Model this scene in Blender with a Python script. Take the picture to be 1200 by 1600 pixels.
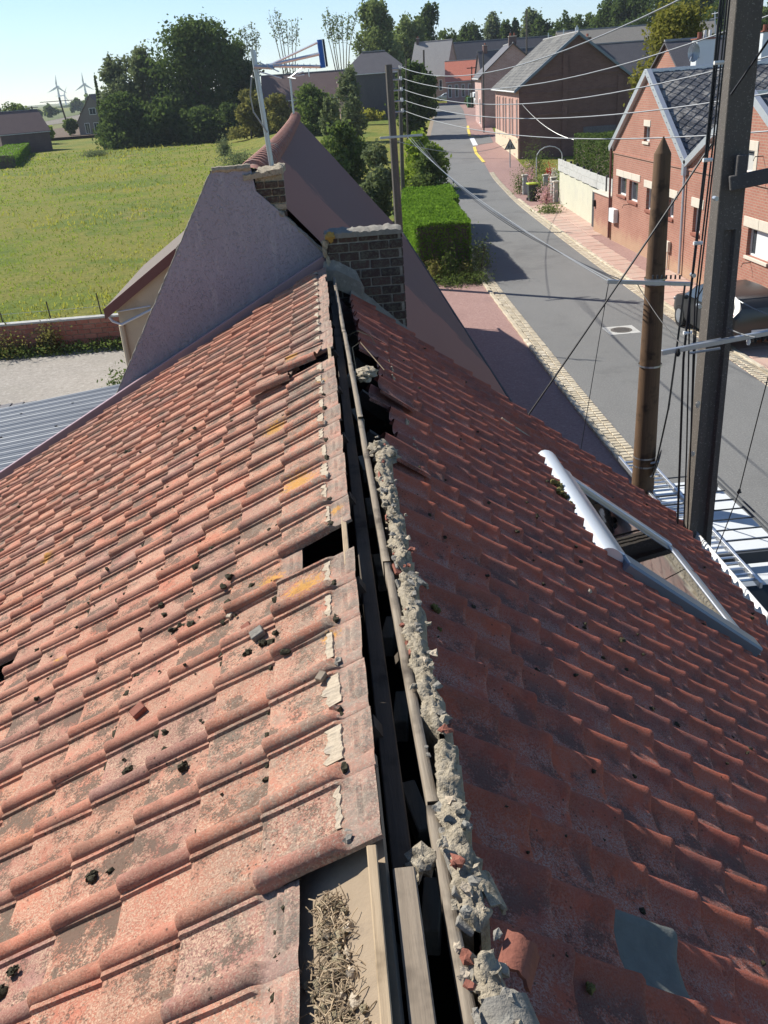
import bpy, math, random
import numpy as np
from mathutils import Vector, Matrix, noise
random.seed(7); rng = np.random.default_rng(7)
scene = bpy.context.scene
for o in list(bpy.data.objects): bpy.data.objects.remove(o)
R = math.radians
# ------------------------------------------------------------------ camera
FPX, YAW, PITCH, ROLL = 1417.0, R(2.57), R(25.5), R(-4.24)
F_ = Vector((math.sin(YAW)*math.cos(PITCH), math.cos(YAW)*math.cos(PITCH), -math.sin(PITCH)))
R0 = Vector((math.cos(YAW), -math.sin(YAW), 0)); U0 = R0.cross(F_)
R_ = R0*math.cos(ROLL)+U0*math.sin(ROLL); U_ = -R0*math.sin(ROLL)+U0*math.cos(ROLL)
cd = bpy.data.cameras.new('camera'); cam = bpy.data.objects.new('camera', cd); scene.collection.objects.link(cam)
cam.matrix_world = Matrix(((R_.x, U_.x, -F_.x, 0), (R_.y, U_.y, -F_.y, 0), (R_.z, U_.z, -F_.z, 0), (0, 0, 0, 1)))
cd.sensor_fit = 'VERTICAL'; cd.sensor_height = 32.0; cd.lens = 32.0*FPX/1600.0; cd.clip_start = 0.05; cd.clip_end = 12000
scene.camera = cam
# ------------------------------------------------------------------ sky and sun
SUN = Vector((-0.95, 0.74, 1.0)).normalized()
w = bpy.data.worlds.new('World'); scene.world = w; w.use_nodes = True; wn = w.node_tree
bg = wn.nodes['Background']; sky = wn.nodes.new('ShaderNodeTexSky'); sky.sky_type = 'NISHITA'; sky.sun_disc = False
sky.sun_elevation = math.asin(SUN.z); sky.sun_rotation = math.atan2(SUN.x, SUN.y)
sky.air_density = 0.9; sky.dust_density = 0.0; sky.ozone_density = 3.9; sky.altitude = 700
wn.links.new(sky.outputs[0], bg.inputs[0]); bg.inputs[1].default_value = 0.092
ld = bpy.data.lights.new('sun', 'SUN'); ld.energy = 5.0; ld.angle = R(0.53); ld.color = (1.0, 0.945, 0.86)
sun = bpy.data.objects.new('sun', ld); scene.collection.objects.link(sun)
sun.rotation_euler = SUN.to_track_quat('Z', 'Y').to_euler()
scene.view_settings.view_transform = 'Standard'; scene.view_settings.look = 'None'
scene.view_settings.exposure = 0.66; scene.view_settings.gamma = 1.0; scene.view_settings.use_curve_mapping = False
scene.render.engine = 'CYCLES'; scene.cycles.max_bounces = 6; scene.cycles.diffuse_bounces = 3; scene.cycles.use_denoising = True
scene.cycles.glossy_bounces = 3; scene.cycles.transmission_bounces = 4; scene.cycles.transparent_max_bounces = 6

def at(px, py, Y):            # the point on the line of sight of a photo pixel that lies at distance Y ahead
    d = F_+R_*((px-600)/FPX)-U_*((py-800)/FPX)
    return d*(Y/d.y)
def onz(px, py, z):
    d = F_+R_*((px-600)/FPX)-U_*((py-800)/FPX)
    return d*(z/d.z)
# ------------------------------------------------------------------ object helpers
OFF = {}
def link(o, parent=None):
    scene.collection.objects.link(o)
    if parent is not None: o.parent = parent
    return o
def tag(o, label=None, cat=None, group=None, kind=None):
    if label: o['label'] = label
    if cat: o['category'] = cat
    if group: o['group'] = group
    if kind: o['kind'] = kind
    return o
def thing(name, label, cat, loc=(0, 0, 0), group=None):
    o = bpy.data.objects.new(name, None); o.location = loc; o.empty_display_size = .1
    link(o); OFF[o.name] = Vector(loc); return tag(o, label, cat, group)
def smooth(me, ang=0.7):
    me.polygons.foreach_set('use_smooth', [True]*len(me.polygons))
    try: me.set_sharp_from_angle(angle=ang)
    except Exception: pass
class MB:
    def __init__(s): s.v = []; s.f = []
    def add(s, vs, fs, M=None):
        n = len(s.v)
        s.v += [tuple(M @ Vector(p)) for p in vs] if M is not None else [tuple(p) for p in vs]
        s.f += [tuple(i+n for i in f) for f in fs]; return s
    def box(s, x0, x1, y0, y1, z0, z1, M=None):
        return s.add([(x0,y0,z0),(x1,y0,z0),(x1,y1,z0),(x0,y1,z0),(x0,y0,z1),(x1,y0,z1),(x1,y1,z1),(x0,y1,z1)],
            [(3,2,1,0),(4,5,6,7),(0,1,5,4),(1,2,6,5),(2,3,7,6),(3,0,4,7)], M)
    def bbox(s, x0, x1, y0, y1, z0, z1, b=.01, M=None):      # a box with chamfered edges
        a = [(x0,x1),(y0,y1),(z0,z1)]; vs = []; idx = {}
        for i in (0,1):
            for j in (0,1):
                for k in (0,1):
                    for ax in range(3):
                        p = [a[0][i], a[1][j], a[2][k]]
                        for q in range(3):
                            if q != ax: p[q] += b if (i,j,k)[q] == 0 else -b
                        idx[i,j,k,ax] = len(vs); vs.append(p)
        fs = []
        for ax in range(3):
            o1, o2 = (ax+1)%3, (ax+2)%3
            for sd in (0,1):
                q = []
                for (m, n) in ((0,0),(1,0),(1,1),(0,1)):
                    c = [0,0,0]; c[ax] = sd; c[o1] = m; c[o2] = n; q.append(idx[c[0],c[1],c[2],ax])
                fs.append(tuple(q) if sd else tuple(reversed(q)))
            for m in (0,1):
                for n in (0,1):
                    c = [0,0,0]; c[o1] = m; c[o2] = n; d = list(c); d[ax] = 1
                    e = (idx[c[0],c[1],c[2],o1], idx[c[0],c[1],c[2],o2], idx[d[0],d[1],d[2],o2], idx[d[0],d[1],d[2],o1])
                    fs.append(e if (m+n)%2 == 0 else tuple(reversed(e)))
        for i in (0,1):
            for j in (0,1):
                for k in (0,1):
                    t = (idx[i,j,k,0], idx[i,j,k,1], idx[i,j,k,2]); fs.append(t if (i+j+k)%2 else tuple(reversed(t)))
        return s.add(vs, fs, M)
    def tube(s, pts, r, n=8, cap=True):
        pts = [Vector(p) for p in pts]; rs = r if isinstance(r, (list, tuple)) else [r]*len(pts); base = len(s.v)
        for i, p in enumerate(pts):
            d = (pts[min(i+1, len(pts)-1)]-pts[max(i-1, 0)]).normalized()
            a = d.cross(Vector((0,0,1)) if abs(d.z) < .9 else Vector((1,0,0))).normalized(); b = d.cross(a)
            for k in range(n):
                t = 2*math.pi*k/n; s.v.append(tuple(p+(a*math.cos(t)+b*math.sin(t))*rs[i]))
        for i in range(len(pts)-1):
            for k in range(n):
                s.f.append((base+i*n+k, base+i*n+(k+1)%n, base+(i+1)*n+(k+1)%n, base+(i+1)*n+k))
        if cap:
            s.f.append(tuple(base+k for k in reversed(range(n)))); s.f.append(tuple(base+(len(pts)-1)*n+k for k in range(n)))
        return s
    def prism(s, poly, z0, z1, M=None):
        n = len(poly)
        return s.add([(x,y,z0) for x,y in poly]+[(x,y,z1) for x,y in poly],
            [tuple(reversed(range(n))), tuple(range(n,2*n))]+[(i,(i+1)%n,n+(i+1)%n,n+i) for i in range(n)], M)
    def lump(s, c, r, seed=0, nu=8, nv=6, amp=.3, fr=1.6):
        base = len(s.v); c = Vector(c); r = r if isinstance(r, (tuple, list)) else (r,r,r)
        for j in range(nv+1):
            ph = math.pi*j/nv
            for i in range(nu):
                th = 2*math.pi*i/nu; d = Vector((math.sin(ph)*math.cos(th), math.sin(ph)*math.sin(th), math.cos(ph)))
                k = 1+amp*noise.noise(d*fr+Vector((seed*3.7, seed*1.3, seed*.7)))*1.6
                s.v.append((c.x+d.x*r[0]*k, c.y+d.y*r[1]*k, c.z+d.z*r[2]*k))
        for j in range(nv):
            for i in range(nu):
                s.f.append((base+j*nu+i, base+(j+1)*nu+i, base+(j+1)*nu+(i+1)%nu, base+j*nu+(i+1)%nu))
        return s
    def mesh(s, name, off=Vector((0,0,0))):
        me = bpy.data.meshes.new(name); me.from_pydata([(x-off.x, y-off.y, z-off.z) for x,y,z in s.v], [], s.f); return me
    def build(s, name, m, parent=None, sm=False, ang=.7):
        off = OFF.get(parent.name, Vector((0,0,0))) if parent is not None else Vector((0,0,0))
        me = s.mesh(name, off); me.materials.append(m)
        if sm: smooth(me, ang)
        o = bpy.data.objects.new(name, me); link(o, parent); OFF[o.name] = off; return o
def npmesh(name, V, Fq, m, parent=None, sm=False, kind=None):
    off = OFF.get(parent.name, Vector((0,0,0))) if parent is not None else Vector((0,0,0))
    V = np.asarray(V, np.float32)-np.array(off, np.float32); Fq = np.asarray(Fq, np.int32); k = Fq.shape[1]
    me = bpy.data.meshes.new(name); me.vertices.add(len(V)); me.vertices.foreach_set('co', V.ravel())
    me.loops.add(Fq.size); me.loops.foreach_set('vertex_index', Fq.ravel())
    me.polygons.add(len(Fq)); me.polygons.foreach_set('loop_start', np.arange(0, Fq.size, k, dtype=np.int32))
    me.polygons.foreach_set('loop_total', np.full(len(Fq), k, np.int32)); me.update(calc_edges=True)
    me.materials.append(m)
    if sm: smooth(me)
    o = bpy.data.objects.new(name, me); link(o, parent); OFF[o.name] = off
    if kind: o['kind'] = kind
    return o
# ------------------------------------------------------------------ material helpers
class NT:
    def __init__(s, name):
        s.m = bpy.data.materials.new(name); s.m.use_nodes = True; s.t = s.m.node_tree
        s.b = s.t.nodes['Principled BSDF']; s.out = s.t.nodes['Material Output']
        s.geo = s.t.nodes.new('ShaderNodeNewGeometry'); s.pos = s.geo.outputs['Position']
        s.b.inputs['Specular IOR Level'].default_value = .3
    def put(s, sock, v):
        if v is None: return
        if isinstance(v, bpy.types.NodeSocket): s.t.links.new(v, sock)
        else:
            if isinstance(v, (tuple, list)) and len(v) == 3 and sock.type == 'RGBA': v = (*v, 1)
            sock.default_value = v
    def n(s, typ, ins=None, **kw):
        nd = s.t.nodes.new(typ)
        for k, v in kw.items(): setattr(nd, k, v)
        for k, v in (ins or {}).items(): s.put(nd.inputs[k], v)
        return nd
    def noise(s, sc, det=4, rough=.6, vec=None, dist=0):
        return s.n('ShaderNodeTexNoise', {'Vector': vec if vec is not None else s.pos, 'Scale': sc, 'Detail': det, 'Roughness': rough, 'Distortion': dist}).outputs[0]
    def math(s, op, a, b=0.0, clamp=False):
        nd = s.n('ShaderNodeMath', operation=op, use_clamp=clamp); s.put(nd.inputs[0], a); s.put(nd.inputs[1], b); return nd.outputs[0]
    def step(s, v, lo, hi):     # smooth 0..1 ramp
        nd = s.n('ShaderNodeMapRange', interpolation_type='SMOOTHSTEP'); s.put(nd.inputs[0], v); s.put(nd.inputs[1], lo); s.put(nd.inputs[2], hi); return nd.outputs[0]
    def mix(s, f, a, b, mode='MIX'):
        nd = s.n('ShaderNodeMix', data_type='RGBA', blend_type=mode); s.put(nd.inputs[0], f); s.put(nd.inputs[6], a); s.put(nd.inputs[7], b); return nd.outputs[2]
    def vmul(s, v, k):
        nd = s.n('ShaderNodeVectorMath', operation='MULTIPLY'); s.put(nd.inputs[0], v); s.put(nd.inputs[1], k); return nd.outputs[0]
    def vadd(s, v, k):
        nd = s.n('ShaderNodeVectorMath', operation='ADD'); s.put(nd.inputs[0], v); s.put(nd.inputs[1], k); return nd.outputs[0]
    def attr(s, name, typ='GEOMETRY'): return s.n('ShaderNodeAttribute', attribute_name=name, attribute_type=typ).outputs['Fac']
    def rnd(s): return s.n('ShaderNodeObjectInfo').outputs['Random']
    def bump(s, h, st=.3, d=.01):
        s.t.links.new(s.n('ShaderNodeBump', {'Strength': st, 'Distance': d, 'Height': h}).outputs[0], s.b.inputs['Normal'])
    def fin(s, col=None, rough=.85, metal=0.0, spec=None):
        if col is not None: s.put(s.b.inputs['Base Color'], col)
        s.put(s.b.inputs['Roughness'], rough); s.put(s.b.inputs['Metallic'], metal)
        if spec is not None: s.b.inputs['Specular IOR Level'].default_value = spec
        return s.m
def simple(name, c, rough=.8, metal=0, var=.18, sc=6, bump=.15, bsc=60, spec=.3, dirt=None):
    t = NT(name); n1 = t.noise(sc, 5, .65)
    col = t.mix(n1, tuple(x*(1-var) for x in c), tuple(min(1, x*(1+var)) for x in c))
    if dirt: col = t.mix(t.step(t.noise(sc*.6, 6, .7), .5, .72), col, dirt)
    if bump: t.bump(t.noise(bsc, 4), bump, .01)
    return t.fin(col, rough, metal, spec)

# clay tiles -------------------------------------------------------------
def tile_mat(name, cols, grime, light_l, rollred, dark_amt, light_amt, orange=False):
    t = NT(name)
    r = t.math('ADD', t.attr('rnd', 'OBJECT'), t.attr('rnd')); roll = t.attr('roll'); head = t.attr('head')
    r2 = t.math('FRACT', t.math('MULTIPLY', r, 17.3)); r3 = t.math('FRACT', t.math('MULTIPLY', r, 41.9))
    sh = t.n('ShaderNodeCombineXYZ', {0: t.math('MULTIPLY', r, 37.0), 1: t.math('MULTIPLY', r, 11.0), 2: 0.0}).outputs[0]
    p = t.vadd(t.pos, sh)
    rr = t.n('ShaderNodeValToRGB', {0: r}); el = rr.color_ramp.elements; el[0].color = (*cols[0], 1); el[1].color = (*cols[-1], 1)
    for i, c in enumerate(cols[1:-1]): e = el.new((i+1)/(len(cols)-1)); e.color = (*c, 1)
    base = t.mix(t.step(t.noise(9, 4, .6, p), .3, .7), rr.outputs[0], t.mix(.5, rr.outputs[0], rollred))
    fine = t.noise(190, 3, .7, p)
    base = t.mix(t.math('MULTIPLY', t.step(fine, .42, .68), .35 if orange else .14), base, light_l)
    # pale lichen skin in patches, broken into flakes
    patch = t.step(t.math('ADD', t.noise(8, 3, .6, p), t.math('MULTIPLY', t.noise(60, 4, .75, p), .45)), .62-light_amt*.3, .86-light_amt*.3)
    flake = t.step(t.noise(150, 4, .75, p), .44, .54)
    notroll = t.math('SUBTRACT', 1.0, t.math('MULTIPLY', roll, .75))
    base = t.mix(t.math('MULTIPLY', t.math('MULTIPLY', patch, flake), t.math('MULTIPLY', notroll, .8)), base, light_l)
    # black algae blotches
    dp = t.step(t.math('ADD', t.math('MULTIPLY', t.noise(8, 3, .6, t.vadd(p, (3.1, 7.7, 1.2))), .8), t.math('MULTIPLY', t.noise(105, 5, .8, p), .75)), t.math('SUBTRACT', .96-dark_amt*.2, t.math('MULTIPLY', r2, .13)), t.math('SUBTRACT', 1.02-dark_amt*.2, t.math('MULTIPLY', r2, .13)))
    base = t.mix(t.math('MULTIPLY', dp, t.math('MULTIPLY', notroll, .82)), base, grime)
    if orange:
        sxp = t.n('ShaderNodeSeparateXYZ', {0: t.pos}).outputs['X']
        belt = t.step(t.math('ADD', sxp, t.math('MULTIPLY', t.noise(2.2, 3), .9)), -.35, .45)
        bl1 = t.math('MULTIPLY', t.step(t.math('ADD', t.math('MULTIPLY', t.noise(13, 3, .6, p), .6), t.math('MULTIPLY', t.noise(120, 5, .85, p), .7)), .63, .70), belt)
        base = t.mix(t.math('MULTIPLY', bl1, .8), base, t.mix(t.noise(60, 3), (.12, .105, .08), (.34, .30, .23)))
        base = t.mix(t.math('MULTIPLY', t.math('MULTIPLY', t.step(t.noise(75, 4, .8, t.vadd(p, (4, 4, 1))), .55, .62), belt), .6), base, (.55, .47, .36))
    dots = t.math('MULTIPLY', t.step(t.noise(90, 3, .85, t.vadd(p, (9, 2, 5))), .61, .645), t.math('MULTIPLY', t.step(t.noise(4.3, 3), .36, .56), notroll))
    base = t.mix(t.math('MULTIPLY', dots, .9), base, tuple(x*.6 for x in grime))
    base = t.mix(t.math('MULTIPLY', t.step(t.noise(2.3, 4, .65), .45, .75), .35), base, t.mix(.5, base, grime))
    sp = t.n('ShaderNodeTexVoronoi', {'Vector': t.pos, 'Scale': 36.0, 'Randomness': 1.0}, feature='F1')
    spm = t.math('MULTIPLY', t.math('SUBTRACT', 1.0, t.step(sp.outputs['Distance'], .10, .2)), t.step(t.noise(3.1, 3, .6), .47, .62))
    base = t.mix(t.math('MULTIPLY', spm, .9), base, (.035, .03, .024))
    base = t.mix(t.math('MULTIPLY', r3, .30), base, t.mix(.5, base, tuple(x*.55 for x in rollred)))
    base = t.mix(t.math('MULTIPLY', head, .40), base, t.mix(t.noise(40, 4), (.2, .17, .14), (.38, .3, .25)))
    if orange:
        om = None
        for (x, y, rad) in ((-.2, 3.18, .15), (-.35, 3.42, .10), (-.24, 4.3, .16), (-.12, 5.8, .12), (-.4, 5.4, .12), (-1.5, 3.9, .06), (-.1, 2.75, .06), (-2.1, 5.7, .08), (-.3, 6.6, .1), (-.05,3.75,.06)):
            d = t.n('ShaderNodeVectorMath', {0: t.vmul(t.pos, (1, 1, 0)), 1: (x, y, 0)}, operation='DISTANCE').outputs['Value']
            q = t.math('SUBTRACT', 1.0, t.math('DIVIDE', d, rad*1.3), True); om = q if om is None else t.math('MAXIMUM', om, q)
        om = t.math('MULTIPLY', t.step(t.math('ADD', t.math('MULTIPLY', om, .42), t.noise(60, 5, .85)), .76, .80), t.step(om, .05, .3))
        base = t.mix(t.math('MULTIPLY', om, .85), base, t.mix(t.noise(70, 3), (.42, .17, .025), (.58, .33, .07)))
    hh = t.math('ADD', t.math('MULTIPLY', fine, .5), t.math('MULTIPLY', flake, t.math('MULTIPLY', patch, .6)))
    hh = t.math('ADD', hh, t.math('MULTIPLY', t.noise(55, 4), .8))
    hh = t.math('ADD', hh, t.math('MULTIPLY', dp, .7)); t.bump(hh, .6, .004)
    return t.fin(base, .86, 0, .3)
M = {}
M['tileL'] = tile_mat('clay_tile_weathered', [(.47,.175,.105), (.43,.135,.078), (.50,.22,.145), (.33,.15,.11), (.50,.175,.092), (.28,.14,.115), (.46,.20,.13), (.39,.18,.115)],
    (.09,.075,.055), (.52,.36,.25), (.29,.08,.048), .50, .30, True)
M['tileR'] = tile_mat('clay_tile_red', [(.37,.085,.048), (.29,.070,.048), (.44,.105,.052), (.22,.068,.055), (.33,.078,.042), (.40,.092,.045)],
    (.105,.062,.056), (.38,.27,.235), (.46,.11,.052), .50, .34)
M['tileGrey'] = simple('cement_tile', (.125,.135,.125), .8, var=.3, sc=14, bump=.3)
M['mortar'] = simple('old_mortar', (.34,.295,.22), .95, var=.6, sc=40, bump=1.0, bsc=110, dirt=(.13,.11,.075))
M['mortarW'] = simple('pale_mortar', (.42,.35,.26), .95, var=.45, sc=30, bump=.6, bsc=120, dirt=(.35,.30,.24))
M['mortarD'] = simple('grey_mortar_flashing', (.22,.205,.175), .95, var=.35, sc=18, bump=.8, bsc=60, dirt=(.34,.33,.28))
M['moss'] = simple('dry_moss', (.045,.04,.022), .95, var=.5, sc=60, bump=.9, bsc=200)
M['mossG'] = simple('green_moss', (.16,.14,.045), .95, var=.5, sc=50, bump=.9, bsc=150)
def wood(name, a, b, axis=1, sc=30):
    t = NT(name); v = [1.0, 1.0, 1.0]; v[axis] = .06
    n1 = t.noise(sc*2, 5, .7, t.vmul(t.pos, tuple(v))); n2 = t.noise(5, 4)
    col = t.mix(n1, a, b); col = t.mix(t.step(n2, .5, .75), col, tuple(x*.6 for x in a)); t.bump(n1, .6, .004); return t.fin(col, .88)
M['lath'] = wood('pale_lath_wood', (.24,.17,.10), (.50,.39,.26))
M['lathG'] = wood('grey_lath_wood', (.13,.105,.08), (.40,.34,.26), 1, 45)
M['woodG'] = wood('weathered_board', (.15,.12,.09), (.33,.27,.20))
M['woodP'] = wood('pole_wood', (.065,.040,.024), (.18,.11,.062), 2, 22)
M['woodPG'] = wood('dark_timber', (.05,.04,.03), (.11,.09,.07))
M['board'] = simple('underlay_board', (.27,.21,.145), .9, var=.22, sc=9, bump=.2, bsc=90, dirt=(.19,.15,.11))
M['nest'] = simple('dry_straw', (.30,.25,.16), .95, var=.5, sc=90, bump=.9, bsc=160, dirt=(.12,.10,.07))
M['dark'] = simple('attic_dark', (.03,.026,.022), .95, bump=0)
M['brickD'] = (lambda t: (t.bump(t.noise(70, 5), .8, .006), t.fin(t.mix(t.step(t.noise(30, 5, .7), .45, .6),
    t.mix(t.rnd(), (.040,.029,.026), (.085,.048,.040)), t.mix(t.noise(60, 3), (.04,.035,.03), (.13,.12,.09))), .93))[1])(NT('sooty_brick'))
M['brickS'] = (lambda t: (t.bump(t.noise(70, 5), .5, .006), t.fin(t.mix(t.step(t.noise(12, 5, .7), .5, .7),
    t.mix(t.rnd(), (.30,.105,.075), (.40,.17,.125)), (.28,.21,.15)), .93))[1])(NT('garden_wall_brick'))
def brick_mat(name, c1, c2, mo, axis='y', bw=.22, rh=.072, msz=.011, lowc=None):
    t = NT(name); sx = t.n('ShaderNodeSeparateXYZ', {0: t.pos})
    v = t.n('ShaderNodeCombineXYZ', {0: sx.outputs['Y' if axis == 'y' else 'X'], 1: sx.outputs['Z'], 2: 0.0}).outputs[0]
    b = t.n('ShaderNodeTexBrick', {'Vector': v, 'Color1': c1, 'Color2': c2, 'Mortar': mo, 'Scale': 1.0, 'Mortar Size': msz, 'Mortar Smooth': .2, 'Bias': 0.0, 'Brick Width': bw, 'Row Height': rh})
    col = t.mix(t.step(t.noise(.8, 5, .7), .35, .7), b.outputs[0], t.mix(.45, b.outputs[0], tuple(x*.62 for x in c1)))
    col = t.mix(t.math('MULTIPLY', t.noise(25, 4), .5), col, mo)
    if lowc: col = t.mix(t.math('MULTIPLY', t.step(t.math('ADD', sx.outputs['Z'], t.noise(2, 3)), -6.2, -7.0), .55), col, lowc)
    t.bump(b.outputs['Fac'], -.6, .01); return t.fin(col, .9)
M['brickA'] = brick_mat('orange_red_brick', (.31,.09,.058), (.39,.135,.09), (.34,.25,.19), 'y', .24, .085, .012, (.44,.32,.20))
M['brickAx'] = brick_mat('orange_red_brick_side', (.31,.09,.058), (.39,.135,.09), (.34,.25,.19), 'x', .24, .085, .014)
M['brickBx'] = brick_mat('purple_brown_brick', (.155,.072,.062), (.21,.10,.085), (.17,.125,.11), 'x', .3, .1, .012)
M['brickB'] = brick_mat('pink_red_brick', (.38,.16,.125), (.46,.22,.17), (.46,.36,.31), 'y', .3, .1, .014, (.50,.33,.22))
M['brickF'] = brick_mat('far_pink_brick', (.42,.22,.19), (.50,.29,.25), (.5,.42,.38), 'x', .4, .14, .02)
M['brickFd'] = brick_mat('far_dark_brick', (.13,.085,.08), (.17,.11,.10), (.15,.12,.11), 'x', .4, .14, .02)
M['brickW'] = simple('wall_mortar', (.36,.30,.24), .95, var=.25, sc=12)
def slate(name, a, b, sc=3.0, streak=True, axis=(1,1,.2)):
    t = NT(name); n1 = t.noise(sc, 5, .7, t.vmul(t.pos, axis)); n2 = t.noise(22, 4, .7)
    col = t.mix(n1, a, b); col = t.mix(t.step(n2, .5, .7), col, tuple(min(1, x*1.5) for x in b)); t.bump(n2, .3, .01); return t.fin(col, .62, 0, .4)
M['slate'] = (lambda t: (t.bump(t.noise(30, 4), .3, .006), t.fin(t.mix(t.step(t.math('ADD', t.noise(2.1, 4, .6), t.math('MULTIPLY', t.noise(14, 4, .7), .4)), .66, .84),
    t.mix(t.rnd(), (.050,.052,.058), (.095,.096,.104)), (.30,.28,.25)), .62, 0, .4))[1])(NT('diamond_slate'))
def slate_rows():
    t = NT('coursed_grey_slate'); sx = t.n('ShaderNodeSeparateXYZ', {0: t.pos}); v = t.n('ShaderNodeCombineXYZ', {0: sx.outputs['Y'], 1: sx.outputs['Z'], 2: 0.0}).outputs[0]
    b = t.n('ShaderNodeTexBrick', {'Vector': v, 'Color1': (.085,.085,.08), 'Color2': (.15,.148,.138), 'Mortar': (.045,.045,.045), 'Scale': 1.0, 'Mortar Size': .03, 'Mortar Smooth': .5, 'Brick Width': .5, 'Row Height': .22})
    col = t.mix(t.step(t.noise(.7, 5, .7), .4, .7), b.outputs[0], (.19,.185,.17)); col = t.mix(t.step(t.noise(6, 5, .75), .52, .68), col, (.06,.058,.055)); t.bump(b.outputs['Fac'], -.5, .02); return t.fin(col, .8, 0, .2)
M['slateB'] = slate_rows()
M['slateD'] = slate('dark_slate', (.055,.052,.058), (.10,.095,.10), 1.2)
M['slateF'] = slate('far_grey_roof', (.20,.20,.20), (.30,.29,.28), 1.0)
M['redroof'] = slate('orange_red_roof', (.46,.13,.08), (.58,.20,.125), 1.5)
M['brownroof'] = slate('brown_roof', (.11,.07,.06), (.17,.11,.095), 1.2)
M['zinc'] = simple('zinc', (.55,.57,.60), .42, .6, var=.12, sc=4, bump=.05)
M['pvc'] = simple('white_paint', (.72,.73,.71), .5, var=.07, sc=5, bump=.05, dirt=(.55,.53,.48))
M['purple'] = simple('plum_metal', (.36,.25,.27), .4, .35, var=.1, sc=5, bump=.03)
M['steel'] = simple('galvanised_steel', (.42,.45,.48), .4, .75, var=.15, sc=12, bump=.05)
M['alu'] = simple('aluminium', (.66,.68,.70), .32, .8, var=.08, sc=9, bump=0)
M['cable'] = simple('black_cable', (.018,.018,.02), .5, bump=0)
M['wireW'] = simple('pale_wire', (.27,.28,.28), .4, .3, bump=0)
M['stone'] = simple('pale_stone', (.56,.51,.42), .85, var=.18, sc=6, bump=.3)
M['cream'] = simple('cream_render', (.55,.47,.34), .9, var=.12, sc=3, bump=.2, dirt=(.44,.37,.27))
M['wallW'] = simple('greenish_white_render', (.50,.49,.38), .9, var=.12, sc=2, bump=.25, dirt=(.46,.45,.37))
M['panelC'] = simple('concrete_panel', (.45,.45,.42), .9, var=.16, sc=5, bump=.3, dirt=(.30,.30,.27))
M['glassD'] = simple('window_glass', (.045,.055,.065), .08, 0, var=.1, bump=0, spec=.8)
M['curtain'] = simple('white_curtain', (.62,.63,.64), .8, var=.08, sc=8, bump=.1)
M['white'] = simple('white_gloss_paint', (.62,.65,.66), .3, var=.03, bump=0, spec=.5)
M['carpaint'] = simple('charcoal_car_paint', (.018,.019,.02), .3, .1, var=.05, bump=0, spec=.7)
M['rubber'] = simple('rubber', (.02,.02,.02), .8, bump=0)
M['plasticD'] = simple('dark_plastic', (.05,.055,.06), .5, bump=0)
M['bluegrey'] = simple('blue_grey_aluminium', (.17,.21,.25), .4, .4, var=.08, sc=6, bump=.03)
M['velux'] = simple('pale_grey_metal_cover', (.60,.64,.66), .35, .35, var=.05, sc=5, bump=.03)
M['terra'] = simple('terracotta_dark', (.24,.09,.06), .85, var=.3, sc=20, bump=.4)
M['maroonP'] = simple('brown_red_paint', (.16,.07,.06), .6, var=.12, bump=.1)
M['signR'] = simple('sign_red', (.40,.05,.04), .5, bump=0); M['signK'] = simple('sign_black', (.02,.02,.02), .6, bump=0)
M['yellow'] = simple('yellow_line_paint', (.68,.52,.10), .7, var=.2, sc=9, bump=.2)
M['blueI'] = simple('blue_plastic', (.03,.12,.42), .4, bump=0)
M['limelid'] = simple('yellow_green_plastic', (.45,.52,.05), .5, bump=0)
# smooth glass that reflects and lets some of the room behind show
def glass_mat():
    m = bpy.data.materials.new('skylight_glass'); m.use_nodes = True; t = m.node_tree; t.nodes.remove(t.nodes['Principled BSDF'])
    g = t.nodes.new('ShaderNodeBsdfGlossy'); g.inputs['Roughness'].default_value = .02; g.inputs['Color'].default_value = (.95,.97,1,1)
    tr = t.nodes.new('ShaderNodeBsdfTransparent'); tr.inputs[0].default_value = (.42,.48,.50,1)
    nz = t.nodes.new('ShaderNodeTexNoise'); nz.inputs['Scale'].default_value = 3.0; bp = t.nodes.new('ShaderNodeBump'); bp.inputs['Strength'].default_value = .06; bp.inputs['Distance'].default_value = .01; t.links.new(nz.outputs[0], bp.inputs['Height']); t.links.new(bp.outputs[0], g.inputs['Normal'])
    fr = t.nodes.new('ShaderNodeFresnel'); fr.inputs[0].default_value = 4.2
    mx = t.nodes.new('ShaderNodeMixShader'); t.links.new(fr.outputs[0], mx.inputs[0]); t.links.new(tr.outputs[0], mx.inputs[1]); t.links.new(g.outputs[0], mx.inputs[2])
    t.links.new(mx.outputs[0], t.nodes['Material Output'].inputs[0]); return m
M['glass'] = glass_mat()
def render_gable():
    t = NT('rough_grey_render'); n1 = t.noise(1.4, 5, .7); st = t.noise(14, 4, .7, t.vmul(t.pos, (1, 1, .16)))
    sp = t.step(t.noise(34, 3, .7), .56, .68)
    col = t.mix(n1, (.235,.225,.265), (.31,.30,.345)); col = t.mix(t.math('MULTIPLY', t.step(st, .5, .75), .5), col, (.40,.395,.42))
    col = t.mix(t.math('MULTIPLY', sp, .4), col, (.52,.51,.53)); t.bump(t.math('ADD', t.noise(40, 5), sp), .8, .012); return t.fin(col, .92)
M['gable'] = render_gable()
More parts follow.
